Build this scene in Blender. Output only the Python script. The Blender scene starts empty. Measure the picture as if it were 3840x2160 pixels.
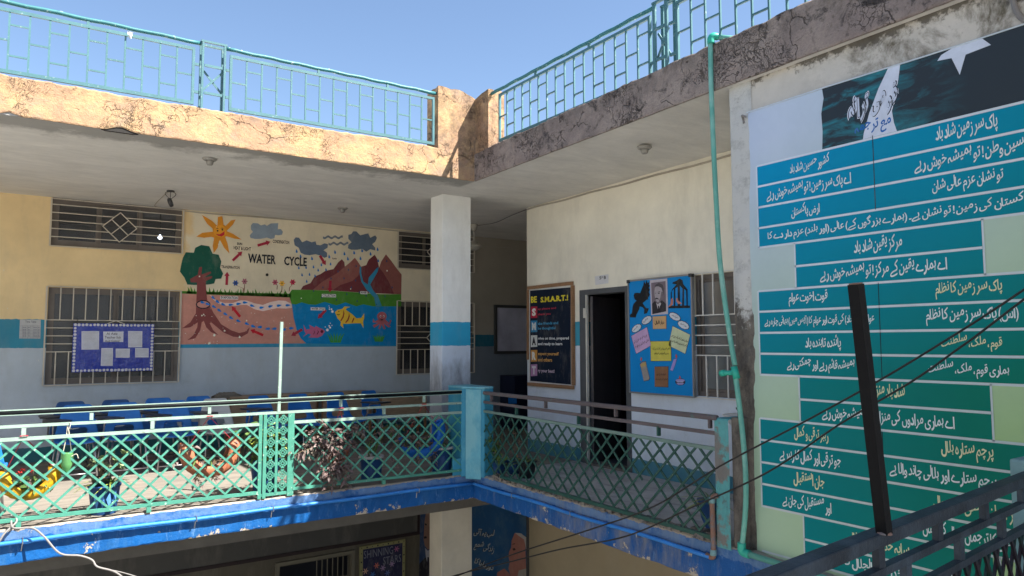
import bpy, math, random
from mathutils import Vector, Matrix
random.seed(7)
S = bpy.context.scene
COL = S.collection
# ---------------------------------------------------------------- camera
FPX, CX, CY = 2724.0, 1920.0, 1080.0
def _ray(u, v): return Vector(((u-CX)/FPX, -(v-CY)/FPX, -1.0))
vx = _ray(5966, 1274).normalized()
vy = _ray(76, 1290).normalized()
vx = (vx - vy*vx.dot(vy)).normalized()
vz = vx.cross(vy)
RM = Matrix((vx, vy, vz))
CAM = Vector((-4.686, -7.783, 1.6))
cam = bpy.data.cameras.new('camera')
camo = bpy.data.objects.new('camera', cam); COL.objects.link(camo)
camo.matrix_world = Matrix.Translation(CAM) @ RM.to_4x4()
cam.sensor_width = 36; cam.lens = FPX/3840*36; cam.clip_start = 0.05; cam.clip_end = 1000
S.camera = camo
def U(u, v, ax, val):
    """where the sight line of a spot of the photograph meets a wall or floor plane of the place"""
    d = RM @ _ray(u, v); t = (val-CAM[ax])/d[ax]
    return CAM + d*t
# ---------------------------------------------------------------- light
SUN = Vector((0.48, -0.64, 1.0)).normalized()
w = bpy.data.worlds.new('World'); S.world = w; w.use_nodes = True
nt = w.node_tree; nt.nodes.clear()
out = nt.nodes.new('ShaderNodeOutputWorld'); bg = nt.nodes.new('ShaderNodeBackground')
sky = nt.nodes.new('ShaderNodeTexSky'); sky.sky_type = 'NISHITA'; sky.sun_disc = False
sky.sun_elevation = math.asin(SUN.z); sky.sun_rotation = math.atan2(SUN.x, SUN.y)
sky.air_density = 1.0; sky.dust_density = 0.9; sky.ozone_density = 2.0; sky.altitude = 300
bg.inputs['Strength'].default_value = 0.069
nt.links.new(sky.outputs[0], bg.inputs[0]); nt.links.new(bg.outputs[0], out.inputs[0])
sl = bpy.data.lights.new('sun', 'SUN'); sl.energy = 5.0; sl.angle = math.radians(0.5); sl.color = (1.0, 0.945, 0.86)
so = bpy.data.objects.new('sun', sl); COL.objects.link(so)
so.rotation_euler = SUN.to_track_quat('Z', 'Y').to_euler()
vs = S.view_settings
vs.view_transform = 'Standard'; vs.look = 'None'; vs.exposure = 1.76; vs.gamma = 1; vs.use_curve_mapping = False
try:
    S.cycles.diffuse_bounces = 9; S.cycles.max_bounces = 12; S.cycles.use_denoising = True
    S.cycles.sample_clamp_indirect = 8
except Exception: pass

# ---------------------------------------------------------------- materials
def lin(c): 
    c = c/255.0
    return c/12.92 if c <= 0.04045 else ((c+0.055)/1.055)**2.4
def C(r, g, b, k=1.0): return tuple(min(0.88, lin(x)/k) for x in (r, g, b))
class NT:
    def __init__(s, name):
        s.m = bpy.data.materials.new(name); s.m.use_nodes = True
        s.t = s.m.node_tree; s.b = s.t.nodes['Principled BSDF']
    def n(s, typ, **kw):
        x = s.t.nodes.new(typ)
        for k, v in kw.items():
            if k in x.inputs.keys() if isinstance(k, str) else False: x.inputs[k].default_value = v
            else: setattr(x, k, v)
        return x
    def l(s, a, b): s.t.links.new(a, b)
    def pos(s, obj=False, stretch=(1, 1, 1)):
        if obj: o = s.n('ShaderNodeTexCoord').outputs['Object']
        else: o = s.n('ShaderNodeNewGeometry').outputs['Position']
        if stretch != (1, 1, 1):
            m = s.n('ShaderNodeMapping'); m.inputs['Scale'].default_value = stretch
            s.l(o, m.inputs['Vector']); o = m.outputs[0]
        return o
    def noise(s, p, scale, detail=5, rough=0.6, off=0.0, dist=0.0):
        x = s.n('ShaderNodeTexNoise'); x.noise_dimensions = '4D'; x.inputs['W'].default_value = off
        x.inputs['Scale'].default_value = scale; x.inputs['Detail'].default_value = detail
        x.inputs['Roughness'].default_value = rough; x.inputs['Distortion'].default_value = dist
        s.l(p, x.inputs['Vector']); return x.outputs['Fac']
    def ramp(s, fac, a, b, ca=0.0, cb=1.0):
        x = s.n('ShaderNodeMapRange'); x.clamp = True
        x.inputs['From Min'].default_value = a; x.inputs['From Max'].default_value = b
        x.inputs['To Min'].default_value = ca; x.inputs['To Max'].default_value = cb
        s.l(fac, x.inputs['Value']); return x.outputs['Result']
    def math(s, op, a, b=None):
        x = s.n('ShaderNodeMath'); x.operation = op
        for i, v in enumerate((a, b)):
            if v is None: continue
            if isinstance(v, (int, float)): x.inputs[i].default_value = v
            else: s.l(v, x.inputs[i])
        return x.outputs[0]
    def mix(s, fac, a, b):
        x = s.n('ShaderNodeMix'); x.data_type = 'RGBA'
        for i, v in ((0, fac), (6, a), (7, b)):
            if isinstance(v, (int, float)): x.inputs[i].default_value = v
            elif isinstance(v, tuple): x.inputs[i].default_value = (*v[:3], 1)
            else: s.l(v, x.inputs[i])
        return x.outputs[2]
    def bump(s, h, strength, dist=0.02):
        x = s.n('ShaderNodeBump'); x.inputs['Strength'].default_value = strength; x.inputs['Distance'].default_value = dist
        s.l(h, x.inputs['Height']); s.l(x.outputs[0], s.b.inputs['Normal'])
    def done(s, col, rough=0.8, metal=0.0, spec=0.5):
        if isinstance(col, tuple): s.b.inputs['Base Color'].default_value = (*col[:3], 1)
        else: s.l(col, s.b.inputs['Base Color'])
        if isinstance(rough, (int, float)): s.b.inputs['Roughness'].default_value = rough
        else: s.l(rough, s.b.inputs['Roughness'])
        s.b.inputs['Metallic'].default_value = metal
        s.b.inputs['Specular IOR Level'].default_value = spec
        return s.m
def worn(name, base, patches=(), rough=0.8, bump=0.2, bscale=30, obj=False, metal=0.0, var=0.18, vscale=3.0, spec=0.3):
    """base colour, slow tonal variation, then patches (colour, scale, threshold, softness, stretch, opacity)"""
    n = NT(name); p = n.pos(obj)
    f = n.ramp(n.noise(p, vscale, 6, 0.65, 1.3), 0.3, 0.7, 1-var, 1+var)
    hs = n.n('ShaderNodeVectorMath'); hs.operation = 'SCALE'; hs.inputs[0].default_value = base
    n.l(f, hs.inputs['Scale']); col = hs.outputs[0]
    for i, (c, sc, th, so_, st, op) in enumerate(patches):
        q = n.pos(obj, st)
        m = n.ramp(n.noise(q, sc, 7, 0.68, 5.1*i+2), th, th+so_, 0, op)
        col = n.mix(m, col, c)
    if bump: n.bump(n.noise(p, bscale, 6, 0.65, 9), bump, 0.01)
    return n.done(col, rough, metal, spec)
def paint(name, c, rough=0.6, spec=0.3):
    n = NT(name); return n.done(c, rough, 0, spec)
_pc = {}
def flat(c, rough=0.65):
    k = tuple(round(x, 4) for x in c)
    if k not in _pc:
        n = NT('print'); p = n.pos()
        f = n.ramp(n.noise(p, 9, 5, 0.7, 3), 0.3, 0.7, 0.88, 1.1)
        hs = n.n('ShaderNodeVectorMath'); hs.operation = 'SCALE'; hs.inputs[0].default_value = c[:3]
        n.l(f, hs.inputs['Scale'])
        fade = n.ramp(n.noise(n.pos(stretch=(1, 1, .4)), 5, 7, .75, 31), .52, .75, 0, .22)
        _pc[k] = n.done(n.mix(fade, hs.outputs[0], (.5, .46, .38)), rough, 0, 0.2)
    return _pc[k]

def parapet(name, base, yellow, grey, black, blackth, crackth=0.035):
    n = NT(name); p = n.pos()
    col = n.mix(n.ramp(n.noise(p, 2.2, 6, 0.7, 1, 0.6), 0.42, 0.6), base, yellow)
    col = n.mix(n.ramp(n.noise(p, 3.4, 8, 0.75, 4, 0.8), 0.5, 0.66, 0, 0.8), col, grey)
    col = n.mix(n.ramp(n.noise(p, 5, 9, 0.78, 8, 1.0), blackth, blackth+0.1, 0, 0.9), col, black)
    top = n.n('ShaderNodeSeparateXYZ'); n.l(p, top.inputs[0])
    wet = n.math('MULTIPLY', n.ramp(top.outputs['Z'], 3.85, 4.05), n.ramp(n.noise(p, 6, 8, .75, 31), .42, .6, 0, .65))
    col = n.mix(wet, col, tuple(x*0.35 for x in grey))
    # cracks
    wob = n.n('ShaderNodeTexNoise'); wob.inputs['Scale'].default_value = 5; wob.inputs['Detail'].default_value = 6
    n.l(p, wob.inputs['Vector'])
    ma = n.n('ShaderNodeVectorMath'); ma.operation = 'MULTIPLY_ADD'; ma.inputs[1].default_value = (0.42,)*3
    n.l(wob.outputs['Color'], ma.inputs[0]); n.l(p, ma.inputs[2])
    cr = []
    for sc, th, mo, me in ((3.1, crackth, 11, 0.53), (9, crackth*1.8, 17, 0.55), (22, crackth*2.6, 41, 0.55)):
        v = n.n('ShaderNodeTexVoronoi'); v.feature = 'DISTANCE_TO_EDGE'; v.inputs['Scale'].default_value = sc
        n.l(ma.outputs[0], v.inputs['Vector'])
        line = n.ramp(v.outputs['Distance'], 0.004, th, 1, 0)
        cr.append(n.math('MULTIPLY', line, n.ramp(n.noise(p, 1.9, 3, 0.6, mo), me, me+0.05)))
    crack = n.math('MAXIMUM', n.math('MAXIMUM', cr[0], cr[1]), cr[2])
    pit = n.ramp(n.noise(p, 38, 3, 0.6, 21), 0.64, 0.7, 0, 0.65)
    col = n.mix(pit, col, tuple(x*0.4 for x in grey))
    col = n.mix(n.math('MULTIPLY', crack, .68), col, (0.06, 0.048, 0.04))
    fine = n.ramp(n.noise(p, 60, 4, .7, 51), .45, .7, 0, .3); col = n.mix(fine, col, tuple(x*0.55 for x in grey))
    flake = n.ramp(n.noise(p, 6.5, 7, .72, 61, .4), .66, .675, 0, .8); col = n.mix(flake, col, tuple(min(.8, x*1.35) for x in yellow))
    h = n.math('SUBTRACT', n.noise(p, 16, 9, 0.72, 2), n.math('MULTIPLY', crack, 1.6))
    n.bump(h, 0.8, 0.022)
    return n.done(col, 0.92, 0, 0.15)
M = {}
M['parapet'] = parapet('tan_plaster', (0.375, 0.235, 0.145), (0.49, 0.33, 0.17), (0.27, 0.20, 0.155), (0.09, 0.075, 0.065), 0.66, 0.02)
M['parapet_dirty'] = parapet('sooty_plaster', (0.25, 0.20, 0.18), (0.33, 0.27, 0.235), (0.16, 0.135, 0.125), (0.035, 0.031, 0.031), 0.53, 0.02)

def ceiling_mat():
    n = NT('ceiling_paint'); p = n.pos()
    q = n.pos(stretch=(0.8, 2.2, 1))
    col = n.mix(n.ramp(n.noise(q, 1.6, 9, 0.75, 3, .5), 0.35, 0.7), (0.82, 0.80, 0.76), (0.62, 0.61, 0.585))
    col = n.mix(n.ramp(n.noise(p, 0.9, 4, 0.6, 8), 0.52, 0.72, 0, 0.5), col, (0.58, 0.57, 0.55))
    col = n.mix(n.ramp(n.noise(p, 30, 2, 0.5, 5), 0.78, 0.8, 0, 0.7), col, (0.06, 0.06, 0.05))
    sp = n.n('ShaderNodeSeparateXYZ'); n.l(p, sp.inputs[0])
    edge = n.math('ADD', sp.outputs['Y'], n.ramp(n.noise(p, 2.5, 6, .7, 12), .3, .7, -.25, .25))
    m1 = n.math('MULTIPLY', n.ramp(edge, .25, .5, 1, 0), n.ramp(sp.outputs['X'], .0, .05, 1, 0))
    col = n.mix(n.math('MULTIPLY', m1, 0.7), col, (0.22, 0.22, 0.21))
    n.bump(n.noise(p, 4, 7, 0.65, 2), 0.35, 0.02)
    return n.done(col, 0.85, 0, 0.2)
M['ceiling'] = ceiling_mat()

def wall_mat(name, stops, peel=(0.8, 0.74, 0.62), xy=None, peel_th=0.66, grime=None):
    """paint bands by height: stops = [(z_top, colour)...] from the floor up"""
    n = NT(name); p = n.pos(); sp = n.n('ShaderNodeSeparateXYZ'); n.l(p, sp.inputs[0])
    zj = n.math('ADD', sp.outputs['Z'], n.ramp(n.noise(p, 14, 4, 0.6, 2), 0.3, 0.7, -0.006, 0.006))
    col = stops[-1][1]
    if xy:   # (axis, position, other colour): a second paint beyond that line
        ax, val, c2 = xy
        j = n.math('ADD', sp.outputs[ax], n.ramp(n.noise(p, 3, 5, 0.7, 5), 0.3, 0.7, -0.12, 0.12))
        col = n.mix(n.ramp(j, val-0.05, val+0.05), c2, col)
    for zt, c in reversed(stops[:-1]):
        col = n.mix(n.ramp(zj, zt-0.001, zt+0.001), c, col)
    f = n.ramp(n.noise(p, 1.4, 7, 0.65, 7), 0.3, 0.72, 1.07, 0.84)
    hs = n.n('ShaderNodeVectorMath'); hs.operation = 'SCALE'
    if isinstance(col, tuple): hs.inputs[0].default_value = col
    else: n.l(col, hs.inputs[0])
    n.l(f, hs.inputs['Scale'])
    col = hs.outputs[0]
    low = n.math('MULTIPLY', n.ramp(sp.outputs['Z'], 2.1, 0.5), n.ramp(n.noise(p, 2.6, 8, .75, 15), peel_th-.12, peel_th+.05, 0, .8))
    col = n.mix(n.ramp(n.noise(n.pos(stretch=(1, 1, .5)), 4.2, 8, .72, 19), peel_th, peel_th+.015, 0, .85), col, peel)
    col = n.mix(n.math('MULTIPLY', low, .45), col, (0.2, 0.2, 0.2))
    if grime:
        gz = n.math('ADD', sp.outputs['Z'], n.ramp(n.noise(n.pos(stretch=(1, 1, .35)), 5, 8, .75, 33), .25, .75, -.4, .4))
        col = n.mix(n.ramp(gz, grime[1], grime[0], 0, .75), col, (0.11, 0.11, 0.115))
    col = n.mix(n.ramp(n.noise(n.pos(stretch=(1, 1, .3)), 3.3, 7, .7, 43), .5, .8, 0, .3), col, (0.3, 0.28, 0.24))
    col = n.mix(n.ramp(n.noise(n.pos(stretch=(1, 1, .45)), 26, 4, .6, 23), .74, .76, 0, .8), col, (0.04, 0.04, 0.04))
    n.bump(n.noise(p, 22, 5, 0.6, 2), 0.18, 0.008)
    return n.done(col, 0.62, 0, 0.3)
GREYB = (0.46, 0.53, 0.60); TEAL = (0.03, 0.24, 0.36); CREAM = (0.78, 0.70, 0.53)
M['wall_back'] = wall_mat('yellow_wall_paint', [(0.2, (0.03, 0.16, 0.2)), (1.545, GREYB), (1.935, TEAL), (9, CREAM)],
                          peel=(0.72, 0.68, 0.58), xy=('X', -2.62, (0.78, 0.60, 0.33)), peel_th=0.66)
M['wall_deep'] = wall_mat('recess_shaded_wall_paint', [(1.53, (0.17, 0.2, 0.24)), (1.755, (0.015, 0.12, 0.18)), (9, (0.33, 0.3, 0.25))], peel_th=0.9)  # same bands as the back wall, darkened to paint in the recess shade
M['wall_right'] = wall_mat('cream_wall_paint', [(0.18, (0.06, 0.22, 0.3)), (1.556, (0.66, 0.73, 0.82)), (1.885, (0.04, 0.30, 0.44)), (9, (0.83, 0.79, 0.67))], peel_th=0.70)
M['post'] = wall_mat('post_paint', [(0.55, (0.4, 0.4, 0.4)), (1.56, (0.62, 0.70, 0.82)), (1.885, (0.03, 0.36, 0.60)), (9, (0.84, 0.85, 0.83))], peel_th=0.76, grime=(.9, 1.45))
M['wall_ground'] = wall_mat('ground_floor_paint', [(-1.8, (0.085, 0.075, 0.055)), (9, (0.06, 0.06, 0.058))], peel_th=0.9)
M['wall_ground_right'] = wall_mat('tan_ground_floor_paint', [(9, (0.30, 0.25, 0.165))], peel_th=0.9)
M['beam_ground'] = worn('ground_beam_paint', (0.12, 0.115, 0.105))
def floor_mat():
    n = NT('cement_floor'); p = n.pos(); q = n.pos(stretch=(0.6, 3, 1))
    col = n.mix(n.ramp(n.noise(q, 3.0, 8, 0.75, 3, .6), 0.35, 0.68), (0.25, 0.225, 0.19), (0.12, 0.108, 0.096))
    col = n.mix(n.ramp(n.noise(p, 9, 6, 0.7, 8), 0.6, 0.75, 0, 0.6), col, (0.24, 0.22, 0.2))
    n.bump(n.noise(q, 14, 7, 0.7, 2), 0.25, 0.01)
    return n.done(col, 0.75, 0, 0.3)
M['floor'] = floor_mat()
M['ground'] = worn('courtyard_cement', (0.38, 0.35, 0.31), [((0.18, 0.17, 0.16), 1.4, 0.5, 0.15, (1, 1, 1), 0.7)])
def slab_mat(name, blue, alt, alt_op, alt_th):
    n = NT(name); p = n.pos(); sp = n.n('ShaderNodeSeparateXYZ'); n.l(p, sp.inputs[0])
    v = n.pos(stretch=(1, 1, 0.28))
    col = n.mix(n.ramp(n.noise(p, 3, 6, 0.7, 1), 0.35, 0.65), blue, tuple(x*0.75 for x in blue))
    col = n.mix(n.ramp(n.noise(v, 2.4, 7, 0.75, 4), alt_th, alt_th+0.16, 0, alt_op), col, alt)
    col = n.mix(n.ramp(n.noise(v, 12, 6, 0.75, 6), 0.56, 0.66, 0, 0.35), col, (0.25, 0.42, 0.66))
    zf = n.ramp(sp.outputs['Z'], -0.30, 0.0, 0.0, 0.11)
    pm = n.ramp(n.math('SUBTRACT', n.noise(p, 3.6, 8, 0.7, 13), zf), 0.556, 0.566)
    col = n.mix(pm, col, (0.42, 0.37, 0.30))
    lip = n.math('ADD', sp.outputs['Z'], n.ramp(n.noise(p, 7, 5, .7, 3), .3, .7, -.02, .02))
    col = n.mix(n.ramp(lip, -0.022, -0.018), col, (0.30, 0.265, 0.22))
    band = n.ramp(n.noise(p, 4, 8, .75, 27), .38, .5)
    col = n.mix(n.math('MULTIPLY', n.math('MULTIPLY', n.ramp(lip, -.1, -.095), n.ramp(lip, -.022, -.024, 0, 1)), n.math('MULTIPLY', band, .6)), col, (0.13, 0.22, 0.36))
    h = n.math('SUBTRACT', n.noise(p, 12, 8, 0.7, 2), n.math('MULTIPLY', pm, 0.4))
    n.bump(h, 0.6, 0.018)
    return n.done(col, 0.62, 0, 0.3)
M['slab_blue'] = slab_mat('blue_slab_paint', (0.0, 0.088, 0.31), (0.05, 0.16, 0.32), 0.45, 0.5)
M['slab_worn'] = slab_mat('worn_blue_slab_paint', (0.005, 0.085, 0.30), (0.2, 0.2, 0.21), 0.8, 0.47)
def metal_paint(name, c, rust=0.67, white=None):
    pts = [((0.55, 0.6, 0.55), 26, 0.6, 0.05, (1, 1, 1), 0.55 if white is None else white), ((0.12, 0.07, 0.045), 19, rust, 0.03, (1, 1, 1), 0.9)]
    return worn(name, c, pts, rough=0.5, bump=0.15, bscale=60, var=0.15, vscale=7, spec=0.4)
M['roof_rail'] = metal_paint('teal_rail_paint', (0.055, 0.15, 0.17), white=.3)
M['roof_pipe'] = metal_paint('teal_handrail_paint', (0.03, 0.15, 0.165), 0.69, 0.9)
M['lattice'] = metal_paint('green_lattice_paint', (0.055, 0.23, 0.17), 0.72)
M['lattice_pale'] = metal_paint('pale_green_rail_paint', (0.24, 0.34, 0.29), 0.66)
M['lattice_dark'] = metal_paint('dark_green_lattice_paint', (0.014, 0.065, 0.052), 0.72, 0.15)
M['brown_rail'] = worn('grey_brown_rail_paint', (0.10, 0.082, 0.088), [((0.05, 0.16, 0.15), 14, 0.6, 0.05, (1, 1, 1), 0.5)], rough=0.5, var=0.2)
M['black_rail'] = worn('black_handrail_paint', (0.007, 0.009, 0.011), rough=0.55, var=0.3, spec=.15)
M['near_rail'] = worn('navy_rail_paint', (0.022, 0.030, 0.042), [((0.25, 0.32, 0.38), 55, 0.69, 0.03, (1, 1, 1), 0.7), ((0.05, 0.07, 0.095), 7, 0.45, 0.2, (1, 1, 1), 0.8)], spec=.2, rough=0.5, bump=0.3, bscale=50, var=0.3)
M['near_lattice'] = worn('plum_lattice_paint', (0.016, 0.011, 0.018), [((0.008, 0.03, 0.026), 6, 0.5, 0.05, (1, 1, 1), 0.8)], rough=0.5)
M['near_post'] = worn('black_post_paint', (0.004, 0.0045, 0.006), [((0.12, 0.13, 0.14), 70, 0.72, 0.02, (1, 1, 1), 0.5), ((.03, .015, .01), 8, .6, .1, (1, 1, .5), .6)], rough=0.6, spec=.15)
M['pedestal'] = worn('teal_blue_pedestal_paint', (0.10, 0.33, 0.42), [((0.19, 0.42, 0.47), 2.5, 0.47, 0.1, (1, 1, 0.5), 0.8), ((0.6, 0.58, 0.5), 11, 0.71, 0.02, (1, 1, 1), 0.9), ((0.05, 0.2, 0.28), 5, 0.58, 0.1, (1, 1, .4), .6)], rough=0.6, bump=0.5, bscale=18)
M['pedestal_deep'] = worn('deep_teal_paint', (0.03, 0.22, 0.34), [((0.08, 0.3, 0.38), 5, 0.5, 0.1, (1, 1, 0.5), 0.7), ((0.6, 0.58, 0.5), 14, 0.74, 0.02, (1, 1, 1), 0.9)], rough=0.6, bump=0.5, bscale=18)
M['end_pillar'] = worn('flaking_teal_plaster', (0.09, 0.30, 0.31), [((0.17, 0.14, 0.13), 3.2, 0.5, 0.05, (1, 1, 1), 0.9), ((0.1, 0.095, 0.1), 11, 0.58, 0.06, (1, 1, 1), 0.7)], rough=0.85, bump=0.9, bscale=22)
M['near_pillar'] = worn('grey_teal_pillar_paint', (0.16, 0.28, 0.30), [((0.07, 0.08, 0.08), 22, 0.6, 0.06, (1, 1, 1), 0.8)], rough=0.8, bump=0.6, bscale=20)
def rawcol():
    n = NT('raw_concrete'); p = n.pos(); sp = n.n('ShaderNodeSeparateXYZ'); n.l(p, sp.inputs[0])
    white = n.mix(n.ramp(n.noise(p, 9, 8, .75, 3), .5, .7), (0.55, 0.55, 0.53), (0.33, 0.33, 0.32))
    raw = n.mix(n.ramp(n.noise(n.pos(stretch=(1, 1, .5)), 6, 9, .78, 6), .4, .65), (0.20, 0.18, 0.155), (0.055, 0.05, 0.048))
    j = n.math('ADD', sp.outputs['Z'], n.ramp(n.noise(p, 3, 7, .75, 5), .25, .75, -.65, .65))
    col = n.mix(n.ramp(j, 1.75, 1.95), raw, white)
    col = n.mix(n.ramp(n.noise(p, 20, 7, .75, 14), .62, .68, 0, .7), col, (0.1, 0.095, 0.09))
    n.bump(n.noise(p, 16, 9, .75, 2), 0.8, .02)
    return n.done(col, 0.92, 0, 0.15)
M['raw'] = rawcol()
def bannerwall():
    n = NT('stained_white_plaster'); p = n.pos(); sp = n.n('ShaderNodeSeparateXYZ'); n.l(p, sp.inputs[0])
    col = n.mix(n.ramp(n.noise(p, 2, 6, .7, 3), .4, .7), (0.56, 0.53, 0.48), (0.44, 0.42, 0.38))
    j = n.math('MULTIPLY', n.ramp(sp.outputs['Y'], -4.55, -5.1), n.ramp(n.noise(p, 2.3, 8, .75, 9, .5), .46, .6))
    col = n.mix(j, col, (0.13, 0.115, 0.085))
    k = n.math('ADD', sp.outputs['Z'], n.ramp(n.noise(p, 3.5, 8, .75, 5), .3, .7, -.14, .1))
    col = n.mix(n.ramp(k, 3.62, 3.66, 0, .9), col, (0.09, 0.082, 0.07))
    n.bump(n.noise(p, 12, 8, .7, 2), .4, .015)
    return n.done(col, .85, 0, .2)
M['bannerwall'] = bannerwall()
M['chair_blue'] = worn('royal_blue_plastic', (0.02, 0.15, 0.48), rough=0.35, bump=0.0, obj=True, var=0.12)
M['chair_navy'] = worn('navy_plastic', (0.02, 0.075, 0.22), rough=0.4, bump=0.0, obj=True, var=0.12)
M['chair_bright'] = worn('bright_blue_plastic', (0.02, 0.20, 0.62), rough=0.33, bump=0.0, obj=True, var=0.12)
M['chair_grey'] = worn('grey_plastic', (0.44, 0.45, 0.45), rough=0.4, bump=0.0, obj=True, var=0.1)
M['steel'] = worn('dull_steel', (0.3, 0.3, 0.31), rough=0.35, bump=0.0, obj=True, metal=0.8)
M['black_tablet'] = worn('black_laminate', (0.03, 0.03, 0.035), rough=0.35, bump=0, obj=True)
M['wood'] = worn('pale_brown_wood', (0.36, 0.26, 0.17), [((0.2, 0.13, 0.08), 6, .5, .15, (1, 1, 9), .6)], rough=0.6, bump=.1)
M['frame_wood'] = worn('light_brown_frame_wood', (0.30, 0.17, 0.09), [((0.17, 0.09, 0.05), 16, .5, .12, (1, 1, 6), .6)], rough=0.5, bump=.1)
M['dark_wood'] = worn('near_black_wood', (0.05, 0.044, 0.052), [((0.085, 0.078, 0.085), 5, .5, .15, (4, 4, .5), .7)], rough=0.28, bump=.15, spec=.5)
M['grille'] = worn('cream_grille_paint', (0.55, 0.50, 0.42), [((0.25, 0.22, 0.19), 12, .6, .08, (1, 1, 1), .6)], rough=0.6, bump=.1)
M['grille_bright'] = worn('white_grille_paint', (0.66, 0.65, 0.61), [((0.3, 0.3, 0.28), 12, .62, .08, (1, 1, 1), .6)], rough=0.6, bump=.1)
M['win_frame'] = worn('dusty_brown_frame', (0.15, 0.13, 0.115), rough=0.6, bump=.1)
M['door_frame'] = worn('grey_door_frame_paint', (0.085, 0.09, 0.097), [((0.04, 0.04, 0.04), 18, .64, .04, (1, 1, 1), .7)], rough=0.6)
M['door_edge'] = worn('chipped_white_paint', (0.6, 0.58, 0.52), [((0.3, 0.2, 0.13), 16, .6, .05, (1, 1, .6), .8)], rough=0.6)
M['room'] = paint('dim_room_paint', (0.045, 0.045, 0.055), 0.9)
M['curtain'] = paint('navy_room_paint', (0.012, 0.014, 0.035), 0.9)
M['blue_pipe'] = worn('blue_conduit_paint', (0.03, 0.19, 0.55), [((0.3, 0.42, 0.6), 25, .6, .06, (1, 1, 1), .5)], rough=.4)
M['rust_pipe'] = worn('rusty_pipe', (0.2, 0.11, 0.08), [((0.12, 0.14, 0.17), 9, .52, .08, (1, 1, 1), .9)], rough=.6)
M['green_pipe'] = worn('mint_green_pipe', (0.12, 0.36, 0.30), [((0.30, 0.5, 0.44), 3, .5, .15, (1, 1, 1), .6)], rough=.42, bump=.05)
M['green_fitting'] = worn('green_pipe_fitting', (0.03, 0.36, 0.27), rough=.4, bump=.05)
M['cable_black'] = paint('black_cable_rubber', (0.02, 0.018, 0.018), .5)
M['cable_grey'] = worn('grey_white_cable', (0.20, 0.19, 0.185), rough=.6, bump=.2, bscale=40)
M['white'] = paint('white_plastic', (0.66, 0.66, 0.64), .5)
M['rope_red'] = paint('red_string', (0.45, 0.04, 0.06), .8)
M['rope_white'] = paint('white_string', (0.6, 0.56, 0.46), .8)
M['tyre_yellow'] = worn('yellow_tyre_paint', (0.55, 0.29, 0.01), [((0.16, 0.09, 0.015), 11, .52, .08, (1, 1, 1), .6)], rough=.5, bump=.3)
M['tyre_terra'] = worn('terracotta_tyre_paint', (0.40, 0.14, 0.075), [((0.2, 0.08, 0.05), 9, .58, .08, (1, 1, 1), .6)], rough=.6, bump=.3)
M['tyre_blue'] = worn('blue_tyre_paint', (0.01, 0.13, 0.5), rough=.5, bump=.3)
M['pot_blue'] = worn('blue_drum_paint', (0.012, 0.055, 0.17), [((0.25, 0.32, 0.42), 8, .66, .05, (1, 1, 1), .6)], rough=.5, obj=True, bump=.25)
M['pot_black'] = worn('black_pot_plastic', (0.022, 0.025, 0.03), rough=.45, obj=True)
M['soil'] = worn('dry_soil', (0.12, 0.08, 0.05), rough=.95, bump=.9)
M['leaf_purple'] = worn('purple_grey_leaf', (0.13, 0.088, 0.082), [((0.2, 0.19, 0.14), 9, .52, .1, (1, 1, 1), .8)], rough=.45, bump=0, var=.35, vscale=20)
M['leaf_purple2'] = worn('pale_striped_leaf', (0.21, 0.17, 0.15), [((0.12, 0.07, 0.08), 14, .5, .08, (1, 1, 1), .8)], rough=.45, bump=0, var=.3, vscale=20)
M['leaf_green'] = worn('mid_green_leaf', (0.085, 0.15, 0.04), rough=.42, bump=0, var=.35, vscale=20)
M['leaf_jade'] = worn('pale_jade_leaf', (0.26, 0.33, 0.16), rough=.4, bump=0, var=.3, vscale=20)
M['leaf_croton'] = worn('yellow_green_leaf', (0.22, 0.26, 0.045), [((0.06, 0.11, 0.03), 18, .5, .08, (1, 1, 1), .8)], rough=.4, bump=0, var=.3, vscale=20)
M['leaf_dry'] = paint('dry_leaf', (0.32, 0.2, 0.11), .8)
M['flower_red'] = paint('red_petal', (0.65, 0.05, 0.04), .6)
M['bottle_green'] = worn('green_bottle_plastic', (0.09, 0.26, 0.09), rough=.3, bump=.2)
M['cloth'] = worn('dusty_cloth', (0.2, 0.18, 0.15), rough=.9, bump=.7, bscale=25)
M['stem'] = paint('brown_stem', (0.12, 0.1, 0.05), .8)
M['whiteboard'] = worn('dull_whiteboard', (0.42, 0.42, 0.52), [((0.3, 0.3, 0.36), 5, .62, .1, (1, 1, 1), .6)], rough=.25, bump=0)
M['black_frame'] = paint('dark_grey_frame', (0.05, 0.05, 0.052), .45)
M['alu'] = worn('grey_aluminium', (0.33, 0.33, 0.33), rough=.4, bump=0, metal=.6)
def glass(name, tint, t=0.5):
    n = NT(name); tr = n.n('ShaderNodeBsdfTransparent'); tr.inputs[0].default_value = (*tint, 1)
    gl = n.n('ShaderNodeBsdfGlossy'); gl.inputs['Roughness'].default_value = 0.3; gl.inputs[0].default_value = (.8, .85, .95, 1)
    df = n.n('ShaderNodeBsdfDiffuse'); df.inputs[0].default_value = (.16, .15, .14, 1)
    fr = n.n('ShaderNodeFresnel'); fr.inputs[0].default_value = 1.5
    m0 = n.n('ShaderNodeMixShader'); n.l(n.ramp(n.noise(n.pos(), 2.5, 7, .7, 4), .3, .8, .10, .5), m0.inputs[0]); n.l(tr.outputs[0], m0.inputs[1]); n.l(df.outputs[0], m0.inputs[2])
    m1 = n.n('ShaderNodeMixShader'); n.l(fr.outputs[0], m1.inputs[0]); n.l(m0.outputs[0], m1.inputs[1]); n.l(gl.outputs[0], m1.inputs[2])
    o = [x for x in n.t.nodes if x.type == 'OUTPUT_MATERIAL'][0]; n.l(m1.outputs[0], o.inputs[0]); return n.m
M['glass'] = glass('dusty_window_glass', (0.55, 0.56, 0.6))
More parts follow.
